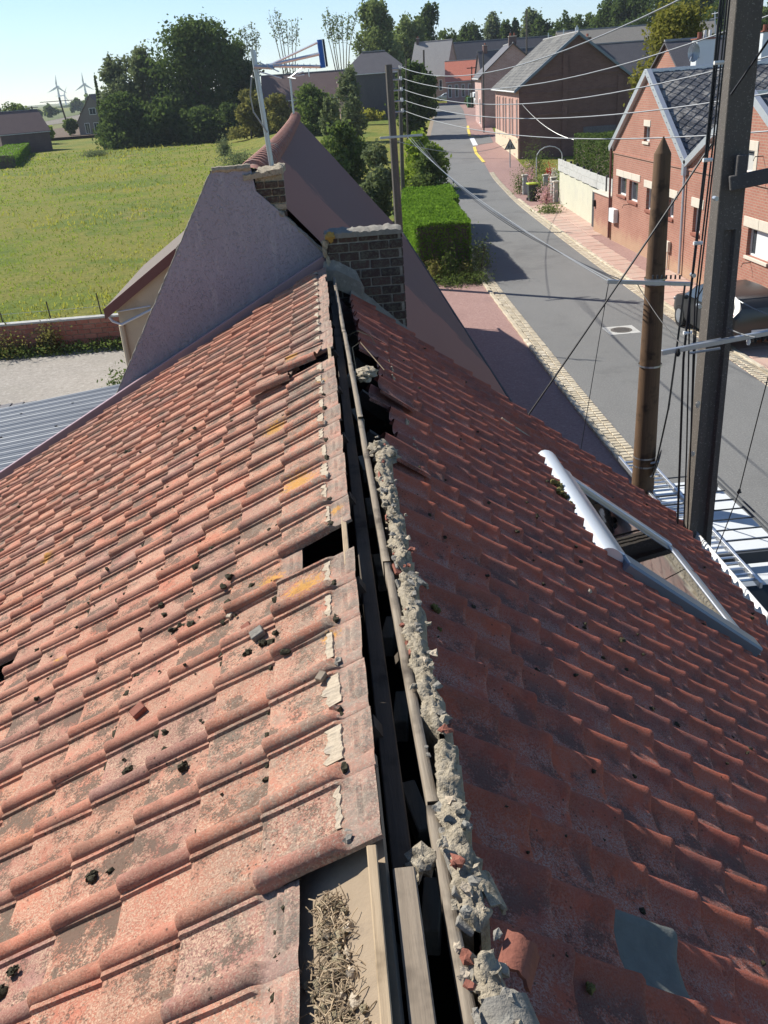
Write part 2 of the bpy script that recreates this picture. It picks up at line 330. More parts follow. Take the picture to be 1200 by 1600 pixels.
def nroof():
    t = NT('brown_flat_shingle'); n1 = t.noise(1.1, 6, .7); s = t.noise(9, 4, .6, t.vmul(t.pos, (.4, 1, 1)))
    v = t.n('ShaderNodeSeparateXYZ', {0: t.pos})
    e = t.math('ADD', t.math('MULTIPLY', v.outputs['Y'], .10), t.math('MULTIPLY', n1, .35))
    col = t.mix(t.math('MULTIPLY', s, .7), (.31,.14,.10), (.24,.11,.08)); col = t.mix(t.step(e, 1.66, 1.70), col, (.15,.085,.072))  # darker far part: the ridge's grazing shadow painted into the roof colour
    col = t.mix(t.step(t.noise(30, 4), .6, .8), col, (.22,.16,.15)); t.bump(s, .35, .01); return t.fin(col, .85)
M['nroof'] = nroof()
def ground_mat(name, cols, sc=.12, fine=3.0, bsc=8, bst=.8, bd=.1, extra=None):
    t = NT(name); a = t.noise(sc, 5, .6); b = t.noise(fine, 6, .75, t.vmul(t.pos, (1, .55, 1)))
    rr = t.n('ShaderNodeValToRGB', {0: t.math('ADD', t.math('MULTIPLY', a, .72), t.math('MULTIPLY', b, .28))}); el = rr.color_ramp.elements
    el[0].position = .33; el[0].color = (*cols[0], 1); el[1].position = .66; el[1].color = (*cols[-1], 1)
    for i, c in enumerate(cols[1:-1]): e = el.new(.33+.33*(i+1)/(len(cols)-1)); e.color = (*c, 1)
    col = t.mix(t.step(t.noise(bsc, 4, .8), .3, .7), t.mix(.45, rr.outputs[0], (.02,.03,.01)), rr.outputs[0])
    if extra: col = t.mix(t.math('MULTIPLY', t.step(t.noise(extra[1], 4), .56, .7), extra[2]), col, extra[0])
    t.bump(t.noise(bsc, 5, .8), bst, bd); return t.fin(col, .95, 0, .1)
M['field'] = ground_mat('meadow', [(.11,.16,.028), (.17,.22,.035), (.27,.25,.06), (.14,.20,.035), (.31,.25,.09)], .055, 1.1, 6, .9, .12)
M['track'] = ground_mat('pressed_grass', [(.115,.155,.03), (.16,.19,.04)], .3, 2, 8, .9, .1)
M['farm'] = ground_mat('far_farmland', [(.26,.28,.13), (.34,.32,.18)], .01, .2, 1, .3, .1)
def asphalt(name, c1, c2, sp, sc=60, pat=None):
    t = NT(name); a = t.noise(.9, 5, .65, t.vmul(t.pos, (1, .35, 1))); f = t.noise(sc, 3, .8); col = t.mix(a, c1, c2)
    col = t.mix(t.math('MULTIPLY', t.step(f, .52, .68), .55), col, sp); col = t.mix(t.math('MULTIPLY', t.step(f, .46, .30), .5), col, tuple(x*.5 for x in c1))
    if pat: col = t.mix(t.math('MULTIPLY', t.step(t.noise(.5, 5, .7), .5, .7), .6), col, pat)
    t.bump(f, .5, .008); return t.fin(col, .9, 0, .25)
M['road'] = asphalt('asphalt', (.135,.137,.133), (.195,.195,.186), (.30,.295,.28), 26, (.115,.115,.112))
M['redyard'] = asphalt('red_gravel', (.27,.165,.145), (.33,.21,.18), (.46,.33,.29), 16, (.22,.14,.125))
M['gravel'] = asphalt('grey_gravel', (.24,.22,.19), (.35,.32,.28), (.48,.45,.40), 9, (.27,.25,.21))
M['slab'] = (lambda t: (t.bump(t.noise(60, 4), .3, .005), t.fin(t.mix(t.step(t.noise(3, 5, .7), .4, .7), t.mix(t.rnd(), (.42,.27,.215), (.50,.34,.275)), (.45,.36,.29)), .92))[1])(NT('pink_paving'))
M['sett'] = (lambda t: (t.bump(t.noise(60, 4), .5, .01), t.fin(t.mix(t.step(t.noise(4, 5, .7), .35, .7), t.mix(t.rnd(), (.45,.39,.28), (.62,.56,.44)), (.40,.34,.24)), .9))[1])(NT('sandstone_sett'))
M['bed'] = simple('sett_bedding', (.26,.21,.15), .95, var=.3, sc=8)
def conc(name, a, b, spk):
    t = NT(name); n1 = t.noise(2.5, 5, .7, t.vmul(t.pos, (1, 1, .3))); col = t.mix(n1, a, b)
    col = t.mix(t.step(t.noise(50, 3, .8), .58, .68), col, spk); t.bump(t.noise(45, 5, .8), .8, .01); return t.fin(col, .92)
M['conc'] = conc('pole_concrete', (.075,.068,.060), (.14,.125,.108), (.27,.25,.22))
M['concD'] = conc('pole_concrete_recess', (.06,.057,.056), (.10,.095,.092), (.16,.15,.14))
def corr():
    t = NT('corrugated_metal'); n = t.noise(1.5, 4); col = t.mix(n, (.20,.225,.25), (.29,.315,.34)); return t.fin(col, .55, .2)
M['corr'] = corr()
LEAF = {}
def leafm(name, a, b, tr=.35):
    t = NT(name); r = t.n('ShaderNodeTexNoise', {'Vector': t.pos, 'Scale': 1.1, 'Detail': 3.0}).outputs[0]; f = t.noise(9, 2)
    col = t.mix(t.step(t.math('ADD', t.math('MULTIPLY', r, .6), t.math('MULTIPLY', f, .4)), .36, .64), a, b)
    d = t.n('ShaderNodeBsdfDiffuse', {'Color': col}); tl = t.n('ShaderNodeBsdfTranslucent', {'Color': t.mix(.5, col, (b[0]*1.4, b[1]*1.5, b[2]*.8))})
    mx = t.n('ShaderNodeMixShader', {0: tr, 1: d.outputs[0], 2: tl.outputs[0]}); t.t.links.new(mx.outputs[0], t.out.inputs[0]); LEAF[name] = t.m; return t.m
M['lfDark'] = leafm('leaf_dark_green', (.048,.075,.028), (.10,.14,.05))
M['lfMid'] = leafm('leaf_mid_green', (.075,.11,.036), (.145,.19,.065))
M['lfLight'] = leafm('leaf_light_green', (.10,.14,.05), (.19,.23,.10))
M['lfWillow'] = leafm('leaf_grey_green', (.11,.135,.08), (.18,.21,.12))
M['lfOlive'] = leafm('leaf_olive', (.13,.13,.045), (.23,.21,.08))
M['lfLime'] = leafm('leaf_lime', (.15,.22,.035), (.27,.34,.06))
M['lfYG'] = leafm('leaf_yellow_green', (.10,.115,.03), (.24,.22,.055))
M['lfHedge'] = leafm('leaf_hedge', (.08,.16,.025), (.16,.27,.04), .4)
M['lfRed'] = leafm('petal_red', (.45,.04,.05), (.6,.08,.08), .2)
M['lfPink'] = leafm('petal_pink', (.55,.28,.32), (.7,.5,.5), .2)
M['lfWhite'] = leafm('petal_white', (.6,.55,.5), (.75,.7,.65), .2)
M['lfStraw'] = leafm('grass_straw', (.24,.25,.05), (.32,.30,.07), .5)
M['lfGrass'] = leafm('grass_blade', (.17,.23,.035), (.23,.28,.05), .5)
M['bark'] = simple('bark', (.11,.09,.065), .95, var=.35, sc=8, bump=.6, bsc=30)
# =================================================================== OUR HOUSE: the clay tiled roof
TL, TR = R(28.38), R(38.9)
house = thing('tiled_house', 'low house seen from its open ridge, old red clay tiles falling away on both sides', 'house', (0, 5, -7.6))
cl, sl, cr, sr = math.cos(TL), math.sin(TL), math.cos(TR), math.sin(TR)
ML = Matrix(((cl, 0, -sl, 0.012), (0, 1, 0, 0), (sl, 0, cl, -1.735), (0, 0, 0, 1)))      # local -x runs down the left slope
KR = 1.184                                                                                # the right slope lies lower and its tiles are larger than first set out
MR = Matrix.Scale(KR, 4) @ Matrix(((cr, 0, sr, 0.20), (0, 1, 0, 0), (-sr, 0, cr, -1.735), (0, 0, 0, 1)))       # local +x runs down the right slope
MRT = Matrix.Scale(KR, 4) @ Matrix(((-cr, 0, sr, 0.20), (0, -1, 0, 0), (sr, 0, cr, -1.735), (0, 0, 0, 1)))      # the same slope for tiles, turned round
PL = [(-.014,-.012,.5),(-.013,.010,1),(-.009,.021,1),(.000,.030,1),(.013,.035,1),(.028,.034,1),(.040,.027,1),(.049,.016,1),(.053,.006,.5),(.060,.002,0),
      (.10,.001,0),(.15,0,0),(.20,0,0),(.231,.001,0),(.236,.012,.4),(.250,.013,.4),(.255,-.006,0)]
PR = [(-.014,-.012,.4),(-.012,.010,1),(-.006,.026,1),(.004,.035,1),(.018,.038,1),(.036,.033,1),(.056,.021,.8),(.076,.010,.4),(.11,.005,0),(.15,.001,0),(.185,.003,0),(.203,.009,.2),(.212,.010,.3),(.216,-.008,0)]
def tile_geo(P, L, head, seed, lift=.026):
    ds = [0, L*.3, L*.62, L-.045, L-.022, L-.007, L]
    if head: ds = [0, .010, .018, .030, .038, .046, .060, .068, .078, .095, .108, .125, L*.6, L-.045, L-.022, L-.007, L]
    V = []; A = []; n = len(P)
    for i, d in enumerate(ds):
        for v, h, rl in P:
            t = d/L; hh = h
            if rl > .3 and h > 0:
                bulge = 1+.10*max(0, min(1, (d-(L-.05))/.03)); hh = h*bulge
                if head: hh *= max(.16, min(1, (d-.095-.03*noise.noise(Vector((v*60, seed, 0))))/.02))
            if head and rl == 0 and (.010 < d < .040 or .046 < d < .068): hh += .006
            z = hh+.003+lift*t+.0022*noise.noise(Vector((v*9+seed*5, d*7, seed)))
            if i == len(ds)-1: z -= .004
            V.append((-d, v+.0015*noise.noise(Vector((v*20, d*11, seed+9))), z)); A.append((rl if h > 0 else 0, 1.0 if (head and d < .1) else 0.0))
    for v, h, rl in P: V.append((-L+.002, v, min(h, .03)*.6+.003+lift-.019)); A.append((rl, 0))
    m = len(ds)+1; Fc = [(i*n+j, (i+1)*n+j, (i+1)*n+j+1, i*n+j+1) for i in range(m-1) for j in range(n-1)]
    return np.array(V, np.float32), np.array(Fc, np.int32), np.array(A, np.float32)
GEO = {}; MESH = {}
for s_ in range(4):
    GEO['L', s_] = tile_geo(PL, .315, False, s_+1); GEO['LH', s_] = tile_geo(PL, .362, True, s_+11)
    GEO['R', s_] = tile_geo(PR, .275, False, s_+21, .028); GEO['RH', s_] = tile_geo(PR, .245, False, s_+31, .028)
def tile_me(key, m, rnd=None):
    V, Fc, A = GEO[key]; me = bpy.data.meshes.new('tile'); me.from_pydata(V.tolist(), [], Fc.tolist()); me.materials.append(m)
    for nm, c in (('roll', 0), ('head', 1)):
        a = me.attributes.new(nm, 'FLOAT', 'POINT'); a.data.foreach_set('value', A[:, c].copy())
    smooth(me, 1.0); return me
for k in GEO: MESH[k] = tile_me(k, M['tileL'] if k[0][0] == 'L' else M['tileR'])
MESH['grey'] = tile_me(('R', 0), M['tileGrey'])
specs = []
def jig(a=.75): return Matrix.Rotation(R(random.gauss(0, a)), 4, 'Z') @ Matrix.Rotation(R(random.gauss(0, a*.8)), 4, 'Y')
WL, EL, YL0 = .265, .254, 1.742
missL = {(0,-1),(0,-2),(0,6),(0,17),(8,9)}
loose = {(0,17): None}
for j in range(0, 20):
    for k in range(-9, 30):
        if (j, k) in missL: continue
        head = j == 0 or (j == 1 and (0, k) in missL); L = .362 if head else .315
        if j == 0: top = 0.0+random.uniform(-.008, .008)
        else: top = .358+EL*j-L
        dx = random.gauss(0, .0025); kk = ('LH' if head else 'L', random.randrange(4))
        if (j, k) == (1, 17): top += .07
        specs.append((ML @ Matrix.Translation((-top, YL0+WL*k+random.gauss(0, .002), 0)) @ jig(), kk, random.random(), 'tile'))
# right-hand slope
WR, ER, YR0 = .2215, .2185, 2.10
def missR(j, Y):
    if j == 0 and (4.40 < Y < 5.25 or 5.62 < Y < 6.45): return True
    s0 = .235+ER*j
    if s0 > 1.98 and s0-.2 < 2.98 and 5.20 < Y < 6.45: return True
    if Y > 9.55 and False: return True
    return False
for j in range(0, 18):
    for k in range(-12, 28):
        Y = YR0+WR*k
        if missR(j, Y): continue
        L = .245 if j == 0 else .275; top = max(-.01, .235+ER*j-L)-(.055 if j == 1 and missR(0, Y) else 0)
        kk = ('RH' if j == 0 else 'R', random.randrange(4)); m2 = None
        if j == 2 and k == -2: m2 = 'grey'
        mm = MRT @ Matrix.Translation((-top, -(Y), random.uniform(0, .004))) @ jig(.7)
        specs.append((mm, kk, random.random(), m2 or 'tile'))
# loose and slipped pieces near the ridge
def spec_loose(Mx, s, Y, h, rz, ry, key, rx=0):
    sg = -1
    specs.append((Mx @ Matrix.Translation((-s, Y if Mx is ML else -Y, h)) @ Matrix.Rotation(R(rz), 4, 'Z') @ Matrix.Rotation(R(ry), 4, 'Y') @ Matrix.Rotation(R(rx), 4, 'X'), key, random.random(), 'tile'))
spec_loose(ML, .12, 6.30, .050, -14, 1.5, ('L', 1)); spec_loose(ML, .34, 6.20, .050, -9, 2.5, ('L', 2))
spec_loose(MRT, .015, 5.50, .060, 6, -5, ('R', 1)); spec_loose(MRT, -.03, 6.95, .045, 4, -3, ('R', 2)); spec_loose(MRT, -.03, 4.42, .05, 5, -4, ('R', 3))
spec_loose(MRT, -.03, 7.2, .04, -3, -3, ('R', 0))
def seen(p):
    z = p.dot(F_); x = 600+FPX*p.dot(R_)/z; y = 800-FPX*p.dot(U_)/z
    return z > 0 and -60 < x < 1260 and -60 < y < 1660
def key(sp):
    c = sp[0] @ Vector((-.15, .12, .02)); return c.length+(0 if seen(c) else 50)
specs.sort(key=key)
for mm, kk, r, kd in specs[:298]:
    o = bpy.data.objects.new('tile', MESH['grey'] if kd == 'grey' else MESH[kk]); link(o, house)
    mw = mm.copy(); mw.translation = mw.translation-Vector(house.location); o.matrix_local = mw; o['rnd'] = r; OFF[o.name] = Vector(house.location)
    if kd == 'grey': o['label'] = 'grey cement replacement tile among the red ones'
for side, nm in (('L', 'far_tiles_left_slope'), ('R', 'far_tiles_right_slope')):
    VV = []; FF = []; AA = []; RR = []; n0 = 0
    for mm, kk, r, kd in specs[298:]:
        if kk[0][0] != side: continue
        V, Fc, A = GEO[kk]; m4 = np.array(mm); W = V @ m4[:3, :3].T+m4[:3, 3]
        VV.append(W); FF.append(Fc+n0); AA.append(A); RR.append(np.full(len(V), r, np.float32)); n0 += len(V)
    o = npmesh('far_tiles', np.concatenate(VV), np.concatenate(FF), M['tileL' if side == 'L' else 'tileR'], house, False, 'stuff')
    A = np.concatenate(AA); rr = np.concatenate(RR); smooth(o.data, 1.0)
    for nmx, dat in (('roll', A[:, 0].copy()), ('head', A[:, 1].copy()), ('rnd', rr)):
        a = o.data.attributes.new(nmx, 'FLOAT', 'POINT'); a.data.foreach_set('value', dat)
# under-roof board, walls and gables
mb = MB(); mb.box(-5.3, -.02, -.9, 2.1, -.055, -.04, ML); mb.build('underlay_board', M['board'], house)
mb = MB(); mb.box(-5.3, -.30, 2.1, 9.72, -.075, -.06, ML); mb.build('underlay_board', M['dark'], house)  # near-black colour paints the attic darkness seen through missing tiles
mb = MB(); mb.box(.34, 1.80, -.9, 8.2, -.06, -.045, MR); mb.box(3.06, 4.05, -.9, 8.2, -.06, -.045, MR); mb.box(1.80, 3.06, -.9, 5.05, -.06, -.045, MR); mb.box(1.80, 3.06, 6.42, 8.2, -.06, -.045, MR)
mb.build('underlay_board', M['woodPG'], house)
for y0, y1 in ((-.9, -.7), (9.55, 9.73)):
    mb = MB(); P5 = [(-4.5, -7.6), (3.6, -7.6), (3.6, -4.95), (.20, -2.16), (.0, -1.86), (-4.5, -4.25)]
    mb.add([(x, y0, z) for x, z in P5]+[(x, y1, z) for x, z in P5], [tuple(range(6)), tuple(reversed(range(6, 12)))]+[(i, i+6, (i+1)%6+6, (i+1)%6) for i in range(6)])
    mb.build('gable_wall', M['brickBx'], house)
mb = MB(); mb.box(-4.5, -4.3, -.7, 9.55, -7.6, -4.3); mb.box(3.42, 3.6, -.7, 9.55, -7.6, -4.95); mb.build('wall', M['brickB'], house)
mb = MB(); mb.box(-4.3, 3.42, -.7, 9.55, -5.2, -5.1); mb.build('attic_floor', M['dark'], house)
# ridge timbers
mb = MB(); mb.bbox(.030, .088, 1.7, 9.6, -2.02, -1.865, .004); mb.build('ridge_board', M['woodPG'], house)  # darker wood than the near board: the gap's shade put into its colour
for i, (ya, yb) in enumerate(((-.6, 1.9), (1.91, 3.3), (3.32, 5.1), (5.13, 7.2), (7.22, 9.5))):
    n = int((yb-ya)/.05); V = []
    for q in range(n+1):
        y = ya+(yb-ya)*q/n; x = .158-.0088*y+.0015*noise.noise(Vector((y*1.5, i, 0)))+(.004 if i % 2 else 0); wd = .030+.002*noise.noise(Vector((y*7, i, 3)))+(-.009 if noise.noise(Vector((y*6, i, 8))) > .42 else 0); zt = -1.812+.002*noise.noise(Vector((y*2, i, 5)))+.004*(i % 2)
        V += [(x, y, zt-.08), (x, y, zt), (x+.001, y, zt+.001), (x+wd, y, zt), (x+wd, y, zt-.08)]
    Fq = [(q*5+k, q*5+k+1, (q+1)*5+k+1, (q+1)*5+k) for q in range(n) for k in range(4)]+[(0, 1, 2, 3), (n*5+3, n*5+2, n*5+1, n*5)]
    npmesh('batten', V, Fq, M['lathG'], house)
mb = MB(); mb.bbox(.030, .086, .3, 1.66, -1.87, -1.772, .004); mb.build('ridge_board', M['woodG'], house)
mb = MB(); mb.bbox(-.030, -.004, -.4, 1.70, -1.80, -1.728, .003); mb.build('lath', M['lath'], house)
mb = MB(); mb.bbox(-.030, -.006, 3.20, 3.64, -1.80, -1.742, .003); mb.build('lath', M['lath'], house)
mb = MB(); mb.bbox(-.030, -.006, 6.1, 6.6, -1.80, -1.742, .003); mb.build('lath', M['lath'], house)
for i, y in enumerate((1.62, 1.98, 2.44, 2.92, 3.38, 4.0, 4.6, 5.4, 6.2, 7.1)):
    a = random.uniform(-.25, .25); mb = MB(); mb.bbox(-.026, .026, -.10, .10, -.045, .045, .004, Matrix.Translation((.13, y*1.1, -2.08-random.uniform(0, .06))) @ Matrix.Rotation(a, 4, 'Z') @ Matrix.Rotation(a*.6, 4, 'X'))
    mb.build('rafter_end', M['woodG'], house)
for y in (.6, 1.45, 2.3, 3.2, 4.05, 4.9, 5.8, 6.7, 7.6, 8.5):
    for sgn, MX in ((-1, ML), (1, MR)):
        mb = MB(); mb.box(min(0.03*sgn, 4*sgn), max(.03*sgn, 4*sgn), (y-.03)/(1 if sgn < 0 else KR), (y+.03)/(1 if sgn < 0 else KR), -.17, -.078, MX); mb.build('rafter', M['woodPG'], house)
# crumbling mortar strip on the right of the gap
def mortar_strip(y0, y1, x0, z0, wd, ht, seed, m='mortar', step=.012):
    ys = np.arange(y0, y1, .0075); n = 15; V = []
    for i, y in enumerate(ys):
        e = min(1, (y-y0)/.03, (y1-y)/.03); e = max(.25, e)
        wob = .028*noise.noise(Vector((y*2.2, seed, 0)))+.014*noise.noise(Vector((y*9, seed, 4)))
        hv = 1+.9*noise.noise(Vector((y*5, seed, 2)))+.5*noise.noise(Vector((y*18, seed, 7)))
        for k in range(n):
            t = math.pi*k/(n-1); q_ = noise.voronoi(Vector((y*34, k*.62, seed)))[0]; r = .80+.30*noise.noise(Vector((y*16, k*.35, seed)))+.62*(q_[1]-q_[0])*(1 if noise.cell(Vector((y*20, k*.4, seed))) > .3 else -.6)+.12*noise.noise(Vector((y*90, k*1.4, seed)))
            V.append((x0+wob+wd*.5*(-math.cos(t))*r*e, y, z0-.03+ht*(math.sin(t)*r*max(.35, hv)*e)+(0 if 0 < k < n-1 else -.17)-(x0*0)+(-.12*wd*.5*(1-math.cos(t))*.9)))
    Fq = [(i*n+k, i*n+k+1, (i+1)*n+k+1, (i+1)*n+k) for i in range(len(ys)-1) for k in range(n-1)]
    return npmesh('ridge_mortar', [(a*1.06, b*1.06, c*1.06) for a, b, c in V], Fq, M[m], house, False)
for (a, b, s) in ((.3, 1.34, 1), (1.40, 2.05, 2), (2.08, 3.02, 3), (3.05, 3.62, 4), (3.64, 4.42, 5)): mortar_strip(a, b, .200, -1.690, .085, .040, s)
for i in range(110):
    y = random.uniform(.7, 4.4); mb = MB(); r = random.uniform(.004, .013)
    mb.lump((random.uniform(.150, .245), y, -1.688+random.uniform(-.015, .022)), (r*1.3, r*1.5, r*.8), i, 6, 4, .8, 2.6); mb.v = [(a*1.06, b_*1.06, c*1.06) for a, b_, c in mb.v]; mb.build('mortar_chunk', random.choice([M['mortar'], M['mortar'], M['mortarW'], M['mortarD'], M['mortarD'], M['terra']]), house)
def half_shell(name, c, r, L, rot, m, th=.012, a0=.1, a1=2.9):
    n = 10; V = []
    for y in (-L/2, 0, L/2):
        for rr in (r, r-th):
            for k in range(n): a = a0+(a1-a0)*k/(n-1); V.append((rr*math.cos(a), y+.012*noise.noise(Vector((k*.8, y*20, r*90))), rr*math.sin(a)))
    F = []
    for q in range(2):
        for k in range(n-1): F.append((q*2*n+k, q*2*n+k+1, (q+1)*2*n+k+1, (q+1)*2*n+k)); F.append((q*2*n+n+k+1, q*2*n+n+k, (q+1)*2*n+n+k, (q+1)*2*n+n+k+1))
    for q in (0, 2):
        for k in range(n-1): f = (q*2*n+k, q*2*n+n+k, q*2*n+n+k+1, q*2*n+k+1); F.append(f)
    for q in range(2):
        for k in (0, n-1): F.append((q*2*n+k, (q+1)*2*n+k, (q+1)*2*n+n+k, q*2*n+n+k))
    MT = Matrix.Translation(c)
    for ax, an in zip('XYZ', rot): MT = MT @ Matrix.Rotation(an, 4, ax)
    mb = MB(); mb.add(V, F, MT); return mb.build(name, m, house, True, .6)
half_shell('broken_ridge_tile', (.245, 1.20, -1.86), .075, .20, (.15, .35, .25), M['mortarD']); half_shell('broken_ridge_tile', (.275, 1.42, -1.87), .06, .10, (.2, .5, -.5), M['terra'], .01, .5, 2.4)
half_shell('broken_ridge_tile', (.24, 1.60, -1.85), .05, .09, (.1, .7, .4), M['mortar'], .01, .3, 2.2); half_shell('broken_ridge_tile', (.235, 3.15, -1.85), .05, .08, (.1, .4, .7), M['mortarD'], .01, .3, 2.2)
half_shell('broken_ridge_tile', (.30, 1.02, -1.90), .07, .14, (-.1, .3, .9), M['terra'], .01, .3, 2.6)
for i in range(16):       # broken tile shards in the bed
    y = random.uniform(1.0, 4.4); a = random.uniform(-.6, .6); mb = MB()
    mb.bbox(-.022, .022, -.030, .030, -.006, .006, .002, Matrix.Scale(1.06, 4) @ Matrix.Translation((.178, y, -1.715)) @ Matrix.Rotation(a, 4, 'Z') @ Matrix.Rotation(random.uniform(.3, 1.1), 4, 'Y') @ Matrix.Rotation(a, 4, 'X')); mb.build('tile_shard', M['mortarD'] if i % 3 else M['terra'], house)
for i in range(26):
    y = random.choice([random.uniform(4.45, 5.2), random.uniform(5.8, 6.8)]); r = random.uniform(.005, .011); mb = MB(); sx = .24+random.uniform(-.015, .012)
    mb.lump(tuple(MR @ Vector((sx, y, .035))), (r, r*1.2, r*2.0), i, 6, 4, .5); mb.build('mortar_chunk', M['mortarW'], house)
for i, (x, y, z, r) in enumerate(((.22, 5.78, -1.74, .06), (.19, 5.70, -1.74, .045), (.19, 4.36, -1.71, .05), (.23, 4.28, -1.73, .06), (.10, 1.66, -1.765, .035), (.24, .98, -1.73, .05), (.24,1.17,-1.735,.04))):
    mb = MB(); q_ = 1.06 if x > .15 else 1.03; mb.lump((x*q_, y*q_, z*q_), (r*q_, r*1.3*q_, r*.6*q_), i+40, 14, 10, .55, 2.0); mb.build('mortar_chunk', M['mortar'], house, True)
for pts in ([(.12, 6.72, -1.72), (.2, 6.6, -1.66), (.3, 6.72, -1.74), (.33, 6.7, -1.8)], [(.15, 5.95, -1.76), (.14, 6.15, -1.66), (.2, 6.2, -1.64), (.34, 5.95, -1.78)]):
    mb = MB(); mb.tube([tuple(c*1.165 for c in p) for p in pts], .004, 5); mb.build('twig', M['lath'], house)
# old bedding mortar and a mostly dark lump painted as the shaded missing-roll hole at the head of every top tile of the left slope
for k in range(-3, 30):
    if (0, k) in missL: continue
    y = YL0+WL*k; mb = MB(); sd = k*3.3
    a, b = .100+random.uniform(-.01, .01), .120+random.uniform(-.01, .03)
    n = 19; V = []
    for i in range(n):
        v = .070+.158*i/(n-1); j1 = .010*noise.noise(Vector((i*.35, sd, 0)))+.003*noise.noise(Vector((i*1.1, sd, 0))); j2 = .022*noise.noise(Vector((i*.3, sd, 5)))+.004*noise.noise(Vector((i*1.2, sd, 5)))
        tt_ = .0215+.012*a; V += [(-a-j1, y+v, .006), (-a-j1-.003, y+v, .0165+.004*noise.noise(Vector((i*1.7, sd, 8)))), (-b-j2, y+v, .0185+.004*noise.noise(Vector((i*1.5, sd, 9)))), (-b-j2-.003, y+v, .006)]
    mb.add(V, [(i*4+q, i*4+q+1, i*4+q+5, i*4+q+4) for i in range(n-1) for q in range(3)], ML); mb.build('mortar_patch', M['mortarW'], house)
    mb = MB(); mb.lump(tuple(ML @ Vector((-.094, y+.024, .012))), (.016, .026, .016), k, 7, 5, .6); mb.build('mortar_chunk', M['moss'] if k % 3 else M['mortarD'], house)
# moss cushions
cush = MB(); big = 0
for i in range(2100):
    s = random.uniform(.3, 5.0); Y = random.uniform(.8, 9.6); j = round((s-.358)/EL)
    cluster = noise.noise(Vector((s*.9, Y*.7, 3)))
    if random.random() > .52+cluster*1.4: continue
    if random.random() < .6: s = .358+EL*j+random.gauss(.012, .008)
    r = abs(random.gauss(0, .0068))+.003
    if random.random() < .035: r = random.uniform(.013, .022)
    ph = ((Y-YL0)/WL)%1; h = .03*(1-((.358-s)/EL)%1)+(.034 if ph < .2 else .006)
    if s < .36 and (0, int((Y-YL0)//WL)) in missL: continue
    cush.lump(tuple(ML @ Vector((-s, Y, h+.002))), (r*1.1, r*1.2, r*.75), i, 7, 5, .6, 2)
for i in range(800):
    s = random.uniform(.05, 3.9); Y = random.uniform(.8, 8.0); j = round((s-.235)/ER); r = abs(random.gauss(0, .006))+.003
    if 1.8 < s < 3.1 and 4.9 < Y < 6.7: continue
    if random.random() < .08: r = random.uniform(.010, .018)
    ph = ((YR0-Y)/WR)%1; h = .03*(1-((.235-s)/ER)%1)+(.030 if ph < .3 else .004)
    cush.lump(tuple(MR @ Vector((s, Y, h+.002))), (r*1.3, r*1.2, r*.7), i, 7, 5, .6, 2)
o = cush.build('moss', M['moss'], house, True); o['kind'] = 'stuff'
def mossclump(name, mx, pts, m):
    for i, (s, y, h, r) in enumerate(pts):
        mb = MB()
        for q in range(5): mb.lump(tuple(mx @ Vector((s+random.gauss(0, r*.45), y+random.gauss(0, r*.45), h))), (r*random.uniform(.4, .8),)*2+(r*.5,), i*9+q, 8, 6, .6, 2)
        mb.build(name, M[m], house, True)
mossclump('moss_clump', ML, [(-1.03, 2.15, .03, .022), (-.98, 2.6, .035, .018), (-.72, 2.45, .03, .02)], 'moss')
mossclump('moss_clump', ML, [(-1.30, 1.86, .03, .028), (-1.26, 1.93, .035, .018)], 'moss')
mossclump('moss_clump', ML, [(-1.5, 2.2, .02, .02), (-.5, 2.95, .02, .022), (-.42, 2.95, .02, .02), (-1.1, 3.3, .02, .018)], 'moss')
mossclump('moss_clump', ML, [(-.30, 1.66, .0, .018), (-.31, 1.60, .0, .018), (-.31, 1.52, .0, .018), (-.32, 1.42, 0, .018)], 'moss')
mossclump('moss_clump', MR, [(1.66, 5.96, .05, .05), (1.68, 5.80, .05, .05), (1.70, 5.64, .05, .035)], 'mossG')
mossclump('moss_clump', MR, [(.09, 2.85, .03, .02), (.09, 2.7, .03, .015), (.28, 1.35, .04, .016)], 'mossG')
mossclump('moss_clump', MR, [(.35, 3.25, .02, .022), (.12, 2.1, .0, .018), (.15, 1.8, 0, .016)], 'moss')
# fallen tile bits on the left slope
for nm, s, y, r, m, rz in (('tile_fragment', 1.01, 2.97, .030, 'terra', .5), ('tile_fragment', .15, 2.50, .018, 'woodG', .9), ('tile_fragment', .44, 3.02, .028, 'mortarD', .2), ('tile_fragment', .60, 3.3, .014, 'mortarW', 1.2), ('tile_fragment', .50,3.12,.02,'terra',.2)):
    mb = MB(); mb.bbox(-r, r, -r*.8, r*.8, -r*.45, r*.5, r*.12, ML @ Matrix.Translation((-s, y, .035)) @ Matrix.Rotation(rz, 4, 'Z') @ Matrix.Rotation(.3, 4, 'X')); o = mb.build(nm, M[m])
    tag(o, {'tile_fragment': 'small red chunk of broken clay tile lying on the left roof slope' if m == 'terra' and r > .025 else ('splinter of dark wood across a tile roll beside the open ridge' if m == 'woodG' else ('flat dark grey flake of slate on the tiles under the orange lichen' if m == 'mortarD' else ('pale crumb of mortar on the left tiles below the small hole' if m == 'mortarW' else 'small thin red shard beside the dark grey flake on the left slope')))}[nm], 'tile fragment')
